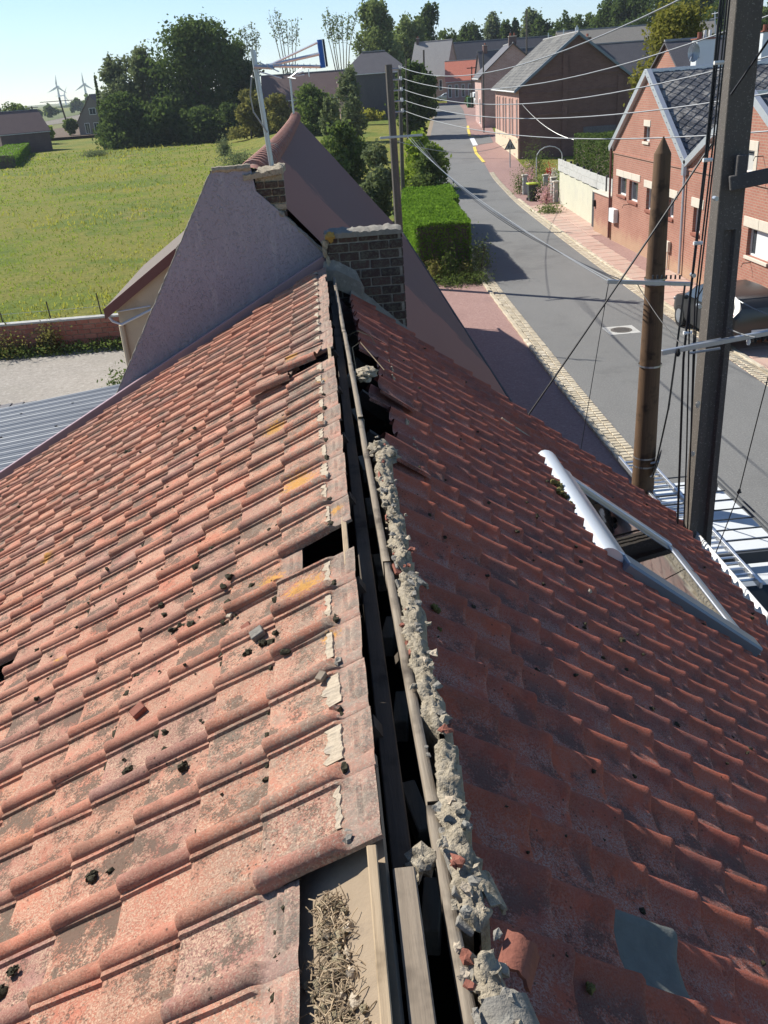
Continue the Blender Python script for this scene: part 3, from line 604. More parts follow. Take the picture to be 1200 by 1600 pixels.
# chimney with single bricks
ch = MB(); ch.box(.055, .82, 9.705, 9.96, -3.0, -1.42); cho = ch.build('chimney', M['mortarD'], house)
cy = 0
z = -2.72
while z < -1.50:
    off = (cy % 2)*.105-.02; x = .05-off
    while x < .82:
        x0, x1 = max(.045, x), min(.83, x+.197); top_s = -1.735-(x1+.15)*sr/cr
        if x1-x0 > .04 and z+.08 > top_s-.05:
            mb = MB(); d = random.uniform(-.006, .006); mb.bbox(x0+random.uniform(0, .003), x1-random.uniform(0, .003), 9.688+d, 9.80, z, z+.080, .006, Matrix.Translation((0, 0, random.uniform(-.002, .002)))); mb.build('brick', M['brickD'], cho)
        x += .21
    for y0, y1 in ((9.70, 9.82), (9.835, 9.955)):
        if z > -2.0 or True:
            mb = MB(); mb.bbox(.025, .07, y0, y1, z, z+.080, .006); 
            if z > -1.9: mb.build('brick', M['brickD'], cho)
            mb = MB(); mb.bbox(.806, .838, y0+.02, y1, z, z+.080, .006)
            mb.build('brick', M['brickD'], cho)
    z += .0935; cy += 1
def rough_slab(name, x0, x1, y0, y1, z0, z1, m, par, slope=0, seed=0, amp=.012):
    nx = max(4, int((x1-x0)/.03)); ny = 4; V = []
    for i in range(nx+1):
        for j in range(ny+1):
            x = x0+(x1-x0)*i/nx; y = y0+(y1-y0)*j/ny; e = 1 if (0 < i < nx and 0 < j < ny) else .2
            V.append((x+amp*noise.noise(Vector((x*20, y*20, seed))), y+amp*noise.noise(Vector((x*23, y*20, seed+3))), (z1 if e == 1 else z0+(z1-z0)*.55)+amp*1.3*noise.noise(Vector((x*25, y*25, seed+5)))-slope*(x-x0)))
    n = len(V); V += [(p[0], p[1], z0-slope*(p[0]-x0)-.02) for p in V]; F4 = []
    for i in range(nx):
        for j in range(ny):
            a = i*(ny+1)+j; F4.append((a, a+ny+1, a+ny+2, a+1))
    for i in range(nx):
        for j, fl in ((0, 0), (ny, 1)):
            a = i*(ny+1)+j; q = (a, a+n, a+ny+1+n, a+ny+1); F4.append(q if not fl else tuple(reversed(q)))
    for j in range(ny):
        for i, fl in ((0, 1), (nx, 0)):
            a = i*(ny+1)+j; q = (a, a+n, a+1+n, a+1); F4.append(q if not fl else tuple(reversed(q)))
    return npmesh(name, V, F4, M[m], par, True)
rough_slab('mortar_cap', .035, .835, 9.66, 9.97, -1.435, -1.385, 'mortarD', cho, 0, 3, .02)
mb = MB(); mb.lump((.09, 9.67, -1.43), (.055, .04, .045), 5, 10, 8, .4); mb.build('lichen_lump', simple('orange_lichen', (.36,.23,.06), .95, var=.4, sc=50, bump=.8), cho, True)
for i, (x, z, rx, rz) in enumerate(((.03,-1.50,.035,.05),(.02,-1.58,.03,.06),(.05,-1.70,.03,.06),(.045,-1.78,.04,.05))):
    mb = MB(); mb.lump((x, 9.69, z), (rx, .04, rz), i+7, 8, 7, .5); mb.build('mortar_chunk', M['mortar'], cho, True)
# mortar flashing at the chimney foot (two slabs that follow the slope)
mb = MB(); mb.add([(-.02,9.62,-1.77),(.12,9.60,-1.76),(.36,9.59,-1.90),(.40,9.60,-1.97),(.33,9.69,-1.80),(.10,9.69,-1.66),(.0,9.69,-1.68),(.0,9.60,-1.90),(.38,9.6,-2.1)],
   [(0,1,5,6),(1,2,4,5),(2,3,4),(0,7,1),(1,7,8,2),(2,8,3)]); mb.build('flashing', M['mortarD'], house)
def strip(name, pts0, pts1, th, m, par, seed):
    n = 26; V = []
    for i in range(n+1):
        t = i/n; a = Vector(pts0[0]).lerp(Vector(pts0[1]), t); b = Vector(pts1[0]).lerp(Vector(pts1[1]), t)
        for q in range(6):
            c = a.lerp(b, q/5); k = noise.noise(Vector((t*14, q*.9, seed))); c.z += th*(1 if 0 < q < 5 else .1)+.012*k; c.y -= .014*k if q == 0 else 0; V.append(tuple(c))
    return npmesh(name, V, [(i*6+q, (i+1)*6+q, (i+1)*6+q+1, i*6+q+1) for i in range(n) for q in range(5)], M[m], par, True)
strip('flashing', ((.22,9.48,-2.08),(.94,9.58,-2.62)), ((.30,9.69,-1.93),(.88,9.70,-2.50)), .02, 'mortarD', house, 2)
# plum coloured verge flashing on the left slope, white gutter on the right
mb = MB(); mb.bbox(-5.3, .02, 9.90, 9.96, -.20, .075, .006, ML); mb.build('verge_flashing', M['purple'], house)
mb = MB(); mb.box(-5.3, .0, 9.73, 9.93, -.22, -.19, ML); mb.build('verge_gap_shade', M['dark'], house)  # near-black strip stands in for the shade inside the verge gap
mb = MB(); mb.box(.0, 4.0, 8.19, 8.25, -.07, -.01, MR); mb.build('verge_board', M['woodPG'], house)
SE = 4.05
gx, gz_ = (.2+SE*cr)*KR, (-1.735-SE*sr)*KR
V = []; ys = (-.9, 9.6)
prof = [(gx-.03, gz_+.02), (gx-.03, gz_-.06), (gx+.0, gz_-.095), (gx+.05, gz_-.10), (gx+.095, gz_-.07), (gx+.11, gz_-.01), (gx+.125, gz_+.0), (gx+.118, gz_-.09), (gx+.06, gz_-.125), (gx-.01, gz_-.12), (gx-.045, gz_-.07), (gx-.045, gz_+.02)]
for y in ys: V += [(x, y, z) for x, z in prof]
n = len(prof); npmesh('gutter', V, [(i, (i+1)%n, n+(i+1)%n, n+i) for i in range(n)], M['pvc'], house)
for y in np.arange(6.6, 9.7, .262): mb = MB(); mb.lump((gx-.01+random.uniform(-.01, .01), y, gz_+.03), (.03, .05, .02), int(y*9), 7, 5, .5); mb.build('mortar_chunk', M['mortarW'], house)
# skylight -----------------------------------------------------------
sk = MB()
sk.bbox(1.88, 3.02, 6.34, 6.42, .0, .085, .006, MR); sk.bbox(2.99, 3.06, 5.02, 6.42, .0, .07, .006, MR); sk.bbox(1.86, 1.93, 5.02, 6.42, .0, .10, .006, MR); sk.bbox(1.88, 3.02, 5.02, 5.08, -.02, .06, .006, MR)
sko = sk.build('skylight', M['alu'], house)
mb = MB(); V = []; n = 9
for y, kx in ((4.96, 1), (6.66, 1)):
    for i in range(n):
        t = math.pi*i/(n-1); V.append(tuple(MR @ Vector((1.815-.09*math.cos(t), y, .035+.075*math.sin(t)**.8))))
mb.add(V, [(i, i+1, n+i+1, n+i) for i in range(n-1)]+[tuple(reversed(range(n))), tuple(range(n, 2*n))]); mb.build('head_cover', M['velux'], sko, True, .9)
mb = MB(); mb.bbox(1.90, 3.14, 4.90, 5.06, .01, .10, .015, MR); mb.build('side_cover', M['bluegrey'], sko)
mb = MB(); mb.bbox(1.92, 3.05, 6.37, 6.46, .0, .075, .01, MR); mb.build('side_cover', M['bluegrey'], sko)
mb = MB(); mb.box(3.03, 3.16, 4.92, 6.45, .048, .054, MR); mb.build('apron', M['zinc'], sko)
mb = MB(); mb.box(1.92, 3.0, 5.07, 6.35, .052, .060, MR); mb.build('glass', M['glass'], sko)
mb = MB()
for (a, b, c, d) in ((1.86, 1.90, 5.04, 6.40), (3.0, 3.04, 5.04, 6.40), (1.90, 3.0, 5.04, 5.08), (1.90, 3.0, 6.36, 6.40)): mb.box(a, b, c, d, -.45, .0, MR)
mb.build('reveal', M['pvc'], sko)
mb = MB(); mb.box(1.86, 3.04, 5.04, 6.40, -.50, -.46, MR); mb.build('shaft_dark_panel', M['concD'], sko)  # dark board added to close the shaft and darken the view through the glass
mb = MB(); mb.box(2.82, 2.99, 5.08, 6.35, .02, .045, MR); mb.build('sash_rail', M['pvc'], sko)
# small slipped lath and pebble on the right slope
mb = MB(); mb.bbox(1.42, 1.75, 6.98, 7.0, .05, .06, .002, MR); o = mb.build('wood_strip', M['mortarW']); tag(o, 'thin pale strip lying on the dark red tiles above the skylight', 'strip')
mb = MB(); mb.lump(tuple(MR @ Vector((1.28, 4.05, .045))), (.022, .026, .014), 3, 9, 7, .3); o = mb.build('pebble', M['mortarW'], None, True); tag(o, 'pale pebble on the red tiles uphill of the skylight side', 'pebble')
# nest of straw
nest = thing('bird_nest', 'clump of dry straw and wool in the gap where tiles are missing', 'nest', (-.13, 1.4, -1.8))
mb = MB(); msh = MB(); mw = MB()
for i in range(900):
    y = random.uniform(.95, 1.66); hw = .08-.035*max(0, (y-1.3)/.36); xs = random.gauss(-.148, hw*.45)
    if not -.25 < xs < -.055: continue
    s = -(xs-.012)/cl; h = -.038+random.uniform(0, .030)*(1-abs(xs+.148)/.11); c = ML @ Vector((-s, y, h)); a = random.uniform(0, 6.28); l = random.uniform(.006, .024)
    d = Vector((math.cos(a), math.sin(a), random.uniform(-.3, .45)))*l
    mb.tube([c-d, c+Vector((0, 0, .003)), c+d], random.uniform(.0008, .0020), 3, False)
    if i % 5 == 0:
        r = random.uniform(.006, .016); (mw if i % 20 == 0 else msh).lump(tuple(ML @ Vector((-s, y, -.036+.006*random.random()))), (r, r, r*.7), i, 7, 5, .7, 2.2)
o = mb.build('straw', M['lath'], nest); o['kind'] = 'stuff'
o = msh.build('nest_lining', M['nest'], nest, True); o['kind'] = 'stuff'
o = mw.build('wool', M['mortarW'], nest, True); o['kind'] = 'stuff'
# =================================================================== GROUND, ROAD, PAVEMENTS
def gz(x, y):
    if y < 60: return -7.6
    t = max(0., min(1., (x/y+.10)/.10)); return -7.6+.023*min(y-60, 190)*t*t*(3-2*t)
def ong(px, py):
    z = -7.6
    for _ in range(12): p = onz(px, py, z); z = .5*z+.5*gz(p.x, p.y)
    return Vector((p.x, p.y, gz(p.x, p.y)))
xs = np.concatenate([np.linspace(-3500, -260, 20), np.linspace(-240, 160, 81), np.linspace(200, 3500, 20)]); ys = np.concatenate([[-200, -60], np.linspace(-30, 320, 71), np.linspace(360, 7000, 24)])
V = [(x, y, gz(x, y)-(.05*noise.noise(Vector((x*.02, y*.02, 0)))*0+.0)) for y in ys for x in xs]; nx = len(xs)
npmesh('ground', V, [(j*nx+i, j*nx+i+1, (j+1)*nx+i+1, (j+1)*nx+i) for j in range(len(ys)-1) for i in range(nx-1)], M['field'], None, True, 'structure')
def sheet(name, poly, m, dz=.01, kind='structure'):
    V = [(x, y, gz(x, y)+dz) for x, y in poly]; mb = MB(); mb.add(V, [tuple(range(len(V)))]); o = mb.build(name, m); o['kind'] = kind; return o
def ribbon(name, A, B, m, dz=.02):
    V = []; 
    for (a, b) in zip(A, B): V += [(a[0], a[1], gz(*a[:2])+dz), (b[0], b[1], gz(*b[:2])+dz)]
    o = npmesh(name, V, [(2*i, 2*i+1, 2*i+3, 2*i+2) for i in range(len(A)-1)], m, None, False, 'structure'); return o
# far farmland strips on the left
for i, (c, q) in enumerate(((((.15,.18,.07),(.19,.21,.09)), [(44,186),(150,166),(150,174),(60,193),(44,196)]), (((.24,.21,.17),(.28,.25,.21)), [(44,197),(150,175),(150,186),(60,200),(44,204)]),
        (((.19,.19,.08),(.23,.22,.10)), [(44,205),(60,201),(150,187),(150,196),(60,208)]), (((.17,.12,.09),(.20,.15,.11)), [(60,208),(150,196),(165,214),(60,222)]))):
    P = [onz(px, py, -7.6) for px, py in q]
    o = MB(); o.add([(p.x, p.y, -7.6+.3+.1*i) for p in P], [tuple(reversed(range(len(P))))]); ob = o.build('farm_field', ground_mat('crop%d' % i, c, .02, .5, 1.5, .3, .1)); ob['kind'] = 'structure'
# road
RE = [(10.85, -30), (10.75, 10), (10.72, 21), (10.9, 26), (11.0, 31.5), (11.35, 40.8)]+[tuple(ong(*q)[:2]) for q in ((820,330),(770,280),(748,240),(734,215),(729,190),(724,172),(716,161))]
RE = RE+[(RE[-1][0]-16, RE[-1][1]+6), (RE[-1][0]-40, RE[-1][1]+10)]
def dens(P, st=2.0):
    out = []
    for a, b in zip(P[:-1], P[1:]):
        n = max(1, int(math.dist(a, b)/st)); out += [(a[0]+(b[0]-a[0])*i/n, a[1]+(b[1]-a[1])*i/n) for i in range(n)]
    return out+[P[-1]]
RE = dens(RE)
for _ in range(3): RE = [RE[0]]+[((a[0]+2*b[0]+c[0])/4, (a[1]+2*b[1]+c[1])/4) for a, b, c in zip(RE[:-2], RE[1:-1], RE[2:])]+[RE[-1]]
def offset(P, d):
    out = []
    for i, p in enumerate(P):
        a = P[max(0, i-1)]; b = P[min(len(P)-1, i+1)]; t = Vector((b[0]-a[0], b[1]-a[1])).normalized(); out.append((p[0]+t.y*d, p[1]-t.x*d))
    return out
LE = offset(RE, -4.45)
ribbon('road', LE, RE, M['road'], .02)
ribbon('right_pavement', offset(RE, .0), offset(RE, 2.9), M['redyard'], .012)
ribbon('left_verge', offset(LE, -.5), LE, M['bed'], .016)
sheet('left_pavement', [(1.6, -30), (6.35, -30), (6.3, 18), (6.5, 27), (6.7, 37.4), (1.6, 37.4)], M['redyard'], .012)
sheet('yard', [(-30, 5), (-3, 5), (-3, 31.2), (-30, 30.3)], M['gravel'], .012)
lane = ong(745, 222); sheet('side_lane', [(RE[0][0]*0+ong(738,228).x, ong(738,228).y), tuple(ong(771,223)[:2]), tuple(ong(765,212)[:2]), tuple(ong(733,213)[:2])], M['road'], .03)
def pav(name): o = bpy.data.objects.new(name, None); o['kind'] = 'structure'; link(o); OFF[o.name] = Vector((0,0,0)); return o
kl = MB()
# pink paving slabs on the right pavement
sl_me = {}
def piece(kind, i, x0, x1, y0, y1, z, h, m, par, rz=0):
    k = (kind, i)
    if k not in sl_me:
        q = MB(); q.bbox(-(x1-x0)/2, (x1-x0)/2, -(y1-y0)/2, (y1-y0)/2, -h, 0, min(.012, h*.4)); sl_me[k] = q.mesh(kind); sl_me[k].materials.append(m)
    o = bpy.data.objects.new(kind, sl_me[k]); o.location = ((x0+x1)/2, (y0+y1)/2, z); o.rotation_euler = (random.gauss(0, .004), random.gauss(0, .004), rz); link(o, par); return o
PV = bpy.data.objects['right_pavement']; VG = bpy.data.objects['left_verge']
def re_x(y, P=RE):
    for a, b in zip(P[:-1], P[1:]):
        if a[1] <= y <= b[1]: return a[0]+(b[0]-a[0])*(y-a[1])/(b[1]-a[1])
    return P[0][0]
y = 16.0; cnt = 0
while y < 56:
    for c in range(2):
        x = re_x(y)+.62+c*.93
        if x+.9 < 13.6 or y > 44: piece('paving_slab', 0, x, x+.90, y, y+.90, -7.575+random.uniform(0, .004), .05, M['slab'], PV, .02)
    y += .93
# kerb stones and setts
y = 14.0; n1 = 0
stf = MB()
while y < 75:
    L = .155
    for side in (0, 1):
        if side == 0: x = re_x(y, LE)-.36; par = VG
        else: x = re_x(y)+.02; par = PV
        for c in range(2):
            w_ = .17
            xx = x+c*.185+random.uniform(-.008, .008)
            if y < 34 and c == 0 and n1 < 290: piece('sett', random.randrange(3), xx, xx+w_, y, y+L-.02, -7.572+random.uniform(0, .012), .05, M['sett'], par, random.gauss(0, .04)); n1 += 1
            else: stf.bbox(xx, xx+w_, y, y+L-.02, gz(xx, y)-.02, gz(xx, y)+.028+random.uniform(0, .012), .01)
    y += L+.008
o = stf.build('setts', M['sett'], PV); o['kind'] = 'stuff'
y = 12.0
while y < 60:
    for side in (0, 1):
        x = re_x(y, LE)-.53 if side == 0 else re_x(y)+.40
        piece('kerb_stone', side, x, x+.14, y, y+.93, -7.53+random.uniform(0, .01), .12, M['sett'] if side else M['sett'], VG if side == 0 else PV, 0)
    y += .95
# manhole
mh = thing('manhole', 'round iron manhole cover in a pale square surround in the road', 'manhole', (9.05, 27.4, -7.58))
q = MB(); q.box(8.57, 9.53, 26.93, 27.87, -7.60, -7.573); q.build('surround', M['panelC'], mh)
q = MB(); q.tube([(9.05, 27.4, -7.59), (9.05, 27.4, -7.566)], .33, 28); q.build('cover', M['conc'], mh)
q = MB(); 
for a in range(5): q.box(9.05-.25+.03*abs(a-2), 9.3-.03*abs(a-2), 27.2+.09*a, 27.23+.09*a, -7.57, -7.561)
o = q.build('tread', M['concD'], mh); o['kind'] = 'stuff'
# yellow kerb lines by the side lane
def paint(pts, wd, name='yellow_line', m='yellow', dz=.045):
    P = [ong(*p) for p in pts]; V = []
    for i, p in enumerate(P):
        a = P[max(0, i-1)]; b = P[min(len(P)-1, i+1)]; t = (b-a); t.z = 0; t.normalize(); V += [(p.x+t.y*wd/2, p.y-t.x*wd/2, p.z+dz), (p.x-t.y*wd/2, p.y+t.x*wd/2, p.z+dz)]
    npmesh(name, V, [(2*i, 2*i+1, 2*i+3, 2*i+2) for i in range(len(P)-1)], M[m], None, False, 'structure')
paint([(731,197),(732,205),(734,213)], .3); paint([(734,214),(750,215),(766,213)], .35); paint([(741,230),(744,240),(750,247),(756,254)], .28); paint([(737,216),(743,228)], .5, 'white_line', 'pvc')
# =================================================================== GENERIC BUILDINGS
def clip(poly, f):
    out = []
    for i in range(len(poly)):
        a, b = poly[i], poly[(i+1)%len(poly)]; fa, fb = f(a), f(b)
        if fa >= 0: out.append(a)
        if fa*fb < 0: t = fa/(fa-fb); out.append((a[0]+(b[0]-a[0])*t, a[1]+(b[1]-a[1])*t))
    return out
def subtract(polys, r):
    x0, x1, y0, y1 = r; out = []
    for p in polys:
        a = clip(p, lambda q: x0-q[0]); b = clip(p, lambda q: q[0]-x1); m = clip(clip(p, lambda q: q[0]-x0), lambda q: x1-q[0])
        for c in (a, b): 
            if len(c) > 2: out.append(c)
        if len(m) > 2:
            for c in (clip(m, lambda q: y0-q[1]), clip(m, lambda q: q[1]-y1)):
                if len(c) > 2: out.append(c)
    return out
def holed_wall(mb, poly, holes, MT, depth=.16, th=.3):
    """flat wall in the local (u, h) plane at w=0, outside towards -w; holes are real openings"""
    P = [poly]
    for h in holes: P = subtract(P, h)
    for p in P: mb.add([(u, 0, v) for u, v in p], [tuple(range(len(p)))], MT); mb.add([(u, th, v) for u, v in p], [tuple(reversed(range(len(p))))], MT)
    n = len(poly)
    for i in range(n):
        a, b = poly[i], poly[(i+1)%n]; mb.add([(a[0],0,a[1]),(b[0],0,b[1]),(b[0],th,b[1]),(a[0],th,a[1])], [(0,3,2,1)], MT)
    for x0, x1, y0, y1 in holes:
        mb.add([(x0,0,y0),(x1,0,y0),(x1,0,y1),(x0,0,y1),(x0,th,y0),(x1,th,y0),(x1,th,y1),(x0,th,y1)], [(0,1,5,4),(1,2,6,5),(2,3,7,6),(3,0,4,7)], MT)
def gable_house(name, label, cat, base, yaw, W, L, he, hr, wall, roof, over=.25, rooft=.12, wins=(), gwall=None, chim=(), group=None, hip=0, frame='pvc', roofpart='roof', gutter=True):
    """ridge along local y (length L), span W along local x; base = ground centre"""
    t = thing(name, label, cat, tuple(base), group); MT = Matrix.Translation(base) @ Matrix.Rotation(yaw, 4, 'Z'); w2, l2 = W/2, L/2
    mb = MB(); ins = .02
    mb.add([(-w2,-l2,-.5),(w2,-l2,-.5),(w2,l2,-.5),(-w2,l2,-.5),(-w2,-l2,he),(w2,-l2,he),(w2,l2,he),(-w2,l2,he)], [(0,1,5,4),(1,2,6,5),(2,3,7,6),(3,0,4,7)], MT)
    if not hip: mb.add([(-w2,-l2,he),(w2,-l2,he),(0,-l2,hr),(-w2,l2,he),(w2,l2,he),(0,l2,hr)], [(0,1,2),(4,3,5)], MT)
    mb.build('wall', wall, t)
    sl_ = (hr-he)/w2; mb = MB(); o_ = over; h0 = he-o_*sl_
    if hip:
        A = [(-w2-o_,-l2-o_,h0),(w2+o_,-l2-o_,h0),(w2+o_,l2+o_,h0),(-w2-o_,l2+o_,h0),(0,-l2+hip,hr),(0,l2-hip,hr)]
        A = [(x,y,z+.06) for x,y,z in A]+[(x,y,z-.06) for x,y,z in A]
        mb.add(A, [(0,1,4),(1,2,5,4),(2,3,5),(3,0,4,5),(7,6,10),(8,7,10,11),(9,8,11),(6,9,11,10),(0,6,7,1),(1,7,8,2),(2,8,9,3),(3,9,6,0)], MT)
    else:
        for s in (-1, 1):
            a = [(s*(w2+o_),-l2-o_*.8,h0+.03),(s*(w2+o_),l2+o_*.8,h0+.03),(0,l2+o_*.8,hr+.03),(0,-l2-o_*.8,hr+.03)]
            A = a+[(x,y,z+rooft) for x,y,z in a]; f = [(0,3,2,1),(4,5,6,7),(0,1,5,4),(1,2,6,5),(2,3,7,6),(3,0,4,7)]
            mb.add(A, f if s > 0 else [tuple(reversed(q)) for q in f], MT)
    ro = mb.build(roofpart, roof, t)
    mb = MB(); mb.tube([MT @ Vector((0,-l2+(hip or -o_*.8),hr+.03+rooft)), MT @ Vector((0,l2-(hip or -o_*.8),hr+.03+rooft))], .09, 6); mb.build('ridge_tiles', M['slateF'] if roof != M['redroof'] else M['stone'], ro)
    if gutter:
        for s in (-1, 1):
            mb = MB(); mb.tube([MT @ Vector((s*(w2+o_+.05),-l2-o_*.5,h0+.0)), MT @ Vector((s*(w2+o_+.05),l2+o_*.5,h0+.0))], .06, 6); mb.build('gutter', M['pvc'], t)
    for (side, u, z, ww, hh) in wins:
        TM = {'-x': Matrix.Translation((-w2-.02,u,z)) @ Matrix.Rotation(-math.pi/2, 4, 'Z'), '+x': Matrix.Translation((w2+.02,u,z)) @ Matrix.Rotation(math.pi/2, 4, 'Z'), '-y': Matrix.Translation((u,-l2-.02,z)), '+y': Matrix.Translation((u,l2+.02,z)) @ Matrix.Rotation(math.pi, 4, 'Z')}[side]
        TM = MT @ TM; mb = MB(); b = .10
        mb.box(-ww/2-b, ww/2+b, -.03, .01, hh/2, hh/2+b, TM); mb.box(-ww/2-b, ww/2+b, -.07, .01, -hh/2-b, -hh/2, TM); mb.box(-ww/2-b, -ww/2, -.03, .01, -hh/2, hh/2, TM); mb.box(ww/2, ww/2+b, -.03, .01, -hh/2, hh/2, TM)
        fo = mb.build('window', M[frame], t)
        mb = MB(); mb.box(-ww/2, ww/2, -.008, .0, -hh/2, hh/2, TM); mb.build('pane', M['glassD'], fo)
        if ww > .5: mb = MB(); mb.box(-.025, .025, -.02, -.01, -hh/2, hh/2, TM); mb.build('mullion', M['pvc'], fo)
    for (x, y, s, h, m) in chim:
        zt = hr-abs(x)*sl_; mb = MB(); mb.bbox(x-s, x+s, y-s*.8, y+s*.8, zt-.5, hr+h, .02, MT); c = mb.build('chimney', m, ro)
        mb = MB(); mb.bbox(x-s-.04, x+s+.04, y-s*.8-.04, y+s*.8+.04, hr+h, hr+h+.08, .01, MT); mb.build('cap', M['stone'], ro)
        for dx in (-.5, .5): mb = MB(); mb.tube([MT @ Vector((x+dx*s, y, hr+h+.06)), MT @ Vector((x+dx*s, y, hr+h+.38))], .1, 10); mb.build('chimney_pot', M['terra'], ro)
    return t
# ---------------- neighbour house with grey rendered gable and sagging ridge
nb = thing('gabled_house', 'tall brown roofed house with a blank grey rendered gable and sagging ridge', 'house', (0, 20, -7.6))
YG = 10.02
G = [(-1.06,-.74),(-.80,-.72),(-.66,-.74),(-.63,-.97),(-.40,-1.20),(-.03,-1.62),(2.35,-4.32),(2.35,-7.6),(-3.30,-7.6),(-3.30,-4.40),(-2.54,-3.14),(-1.75,-1.86)]
mb = MB(); n = len(G); cx_, cz_ = -.5, -4.5
mb.add([(x, YG, z) for x, z in G]+[(x, YG+.30, z) for x, z in G], [tuple(reversed(range(n))), tuple(range(n, 2*n))]+[(i, (i+1)%n, n+(i+1)%n, n+i) for i in range(n)])
mb.build('gable_wall', M['gable'], nb)
# rough mortar verge along the gable edges
def verge(pts, wd, seed, m='mortarD'):
    P = []
    for a, b in zip(pts[:-1], pts[1:]):
        k = max(2, int(math.dist(a, b)/.04)); P += [(a[0]+(b[0]-a[0])*i/k, a[1]+(b[1]-a[1])*i/k) for i in range(k)]
    P.append(pts[-1]); mb = MB(); mb.tube([(x+.010*noise.noise(Vector((i*.7, seed, 0))), YG+.02+.012*noise.noise(Vector((i*.5, seed, 3))), z+.012*noise.noise(Vector((i*.8, seed, 6)))) for i, (x, z) in enumerate(P)], [wd*(1+.7*noise.noise(Vector((i*.6, seed, 9)))) for i in range(len(P))], 7)
    mb.build('verge_mortar', M[m], nb, True)
verge([(-3.3,-4.40),(-2.54,-3.14),(-1.75,-1.86),(-1.06,-.74)], .016, 1); verge([(-1.06,-.735),(-.66,-.735)], .035, 2, 'mortar'); verge([(-.42,-1.19),(-.03,-1.60),(.3,-1.93)], .022, 3)
# roof slopes with a sag; ridge runs from (-.70,10.1,-.80) to (-.31,20,-.60)
RZ = lambda t: -.73-.15*t-.05*math.sin(math.pi*min(1, t*1.15))+.07*math.exp(-((t-1)/.07)**2)
NR = []; nsy, nsx = 30, 12
for i in range(nsy+1):
    t = i/nsy; ry = 10.06+21.3*t; rx = -.66+.20*t; rz = RZ(t)-.06
    ey = 10.06+21.0*t; ex, ez = 2.66, -4.62
    for j in range(nsx+1):
        s = j/nsx; NR.append((rx+(ex-rx)*s, ry+(ey-ry)*s, rz+(ez-rz)*s+.02*noise.noise(Vector((i*.5, j*.6, 1)))))
mfaces = [(i*(nsx+1)+j, i*(nsx+1)+j+1, (i+1)*(nsx+1)+j+1, (i+1)*(nsx+1)+j) for i in range(nsy) for j in range(nsx)]
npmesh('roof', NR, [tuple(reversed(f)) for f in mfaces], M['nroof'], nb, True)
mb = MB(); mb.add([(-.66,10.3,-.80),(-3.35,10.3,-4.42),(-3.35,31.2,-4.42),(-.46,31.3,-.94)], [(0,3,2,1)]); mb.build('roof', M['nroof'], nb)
mb = MB(); mb.box(2.2, 2.35, 10.32, 30.9, -7.6, -4.35); mb.build('wall', M['brickB'], nb)
mb = MB(); mb.add([(-3.2,30.9,-7.6),(2.2,30.9,-7.6),(2.2,30.9,-4.3),(-.46,30.9,-1.15),(-3.2,30.9,-4.4)], [(4,3,2,1,0)]); mb.box(-3.3, -3.1, 10.32, 30.9, -7.6, -4.45); mb.build('wall', M['brickBx'], nb)
mb = MB(); mb.tube([(2.70, 10.05, -4.70), (2.70, 31.1, -4.68)], .035, 8); mb.build('gutter', M['concD'], nb, True)
mb = MB(); mb.tube([(2.72, 30.8, -4.7), (2.5, 30.85, -5.1), (2.42, 30.85, -7.5)], .05, 8); mb.build('downpipe', M['zinc'], nb, True)
tl = None
for i in range(52):        # half-round ridge tiles
    t = (i+.5)/52; c = Vector((-.66+.20*t, 10.06+21.3*t, RZ(t)-.06)); mb = MB(); n = 9; V = []
    for y, r in ((-.20, .110), (.0, .115), (.12, .125), (.14, .165), (.215, .170)):
        for k in range(n): a = math.pi*(k/(n-1)*1.1-.05); V.append((c.x+r*math.cos(a), c.y+y, c.z-.05+r*.95*math.sin(a)))
    mb.add(V, [(q*n+k, q*n+k+1, (q+1)*n+k+1, (q+1)*n+k) for q in range(4) for k in range(n-1)]); mb.build('ridge_tile', simple('ridge_clay', (.27,.13,.10), .85, var=.45, sc=9, bump=.4, dirt=(.25,.2,.17)) if i == 0 else bpy.data.materials['ridge_clay'], nb, True)
# small chimney stack on that gable
c2 = MB(); c2.box(-.63, -.345, YG+.05, YG+.45, -1.60, -.82); c2o = c2.build('chimney', M['mortar'], nb)
for r_ in range(8):
    for (x0, x1) in (((-.63,-.48),(-.465,-.335)) if r_ % 2 else ((-.63,-.55),(-.535,-.405),(-.39,-.335))):
        if -1.40+r_*.075+.06 < -.83: mb = MB(); mb.bbox(x0, x1, YG+.03, YG+.10, -1.40+r_*.075, -1.40+r_*.075+.062, .005); mb.build('brick', M['mortar'] if (r_*3) % 4 == 1 else M['brickD'], c2o)
rough_slab('chimney_cap', -.74, -.32, YG-.03, YG+.48, -.835, -.775, 'mortar', c2o, -.1, 7, .02)
# antennas
at1 = thing('television_aerial', 'large white corner aerial with blue reflector on a tall grey mast', 'aerial', tuple(at(424, 262, 10.25)))
mb = MB(); mb.tube([at(425, 262, 10.25), at(395, 78, 10.25)], .027, 10); mb.build('mast', M['steel'], at1, True)
for a, b, r in (((412,106),(497,66),.011), ((412,104),(500,84),.017), ((410,103),(501,104),.017)): mb = MB(); mb.tube([at(*a, 10.2), at(*b, 10.0)], r, 6); mb.build('boom', M['alu'], at1)
mb = MB(); mb.tube([at(499, 62, 10.0), at(505, 106, 10.0)], .026, 8); mb.build('reflector', M['blueI'], at1)
mb = MB(); mb.tube([at(505, 61, 10.05), at(511, 104, 10.05)], .012, 6); mb.build('reflector', M['plasticD'], at1)
mb = MB(); mb.tube([at(398, 104, 10.2), at(428, 106, 10.15)], .020, 6); mb.build('clamp', M['steel'], at1)
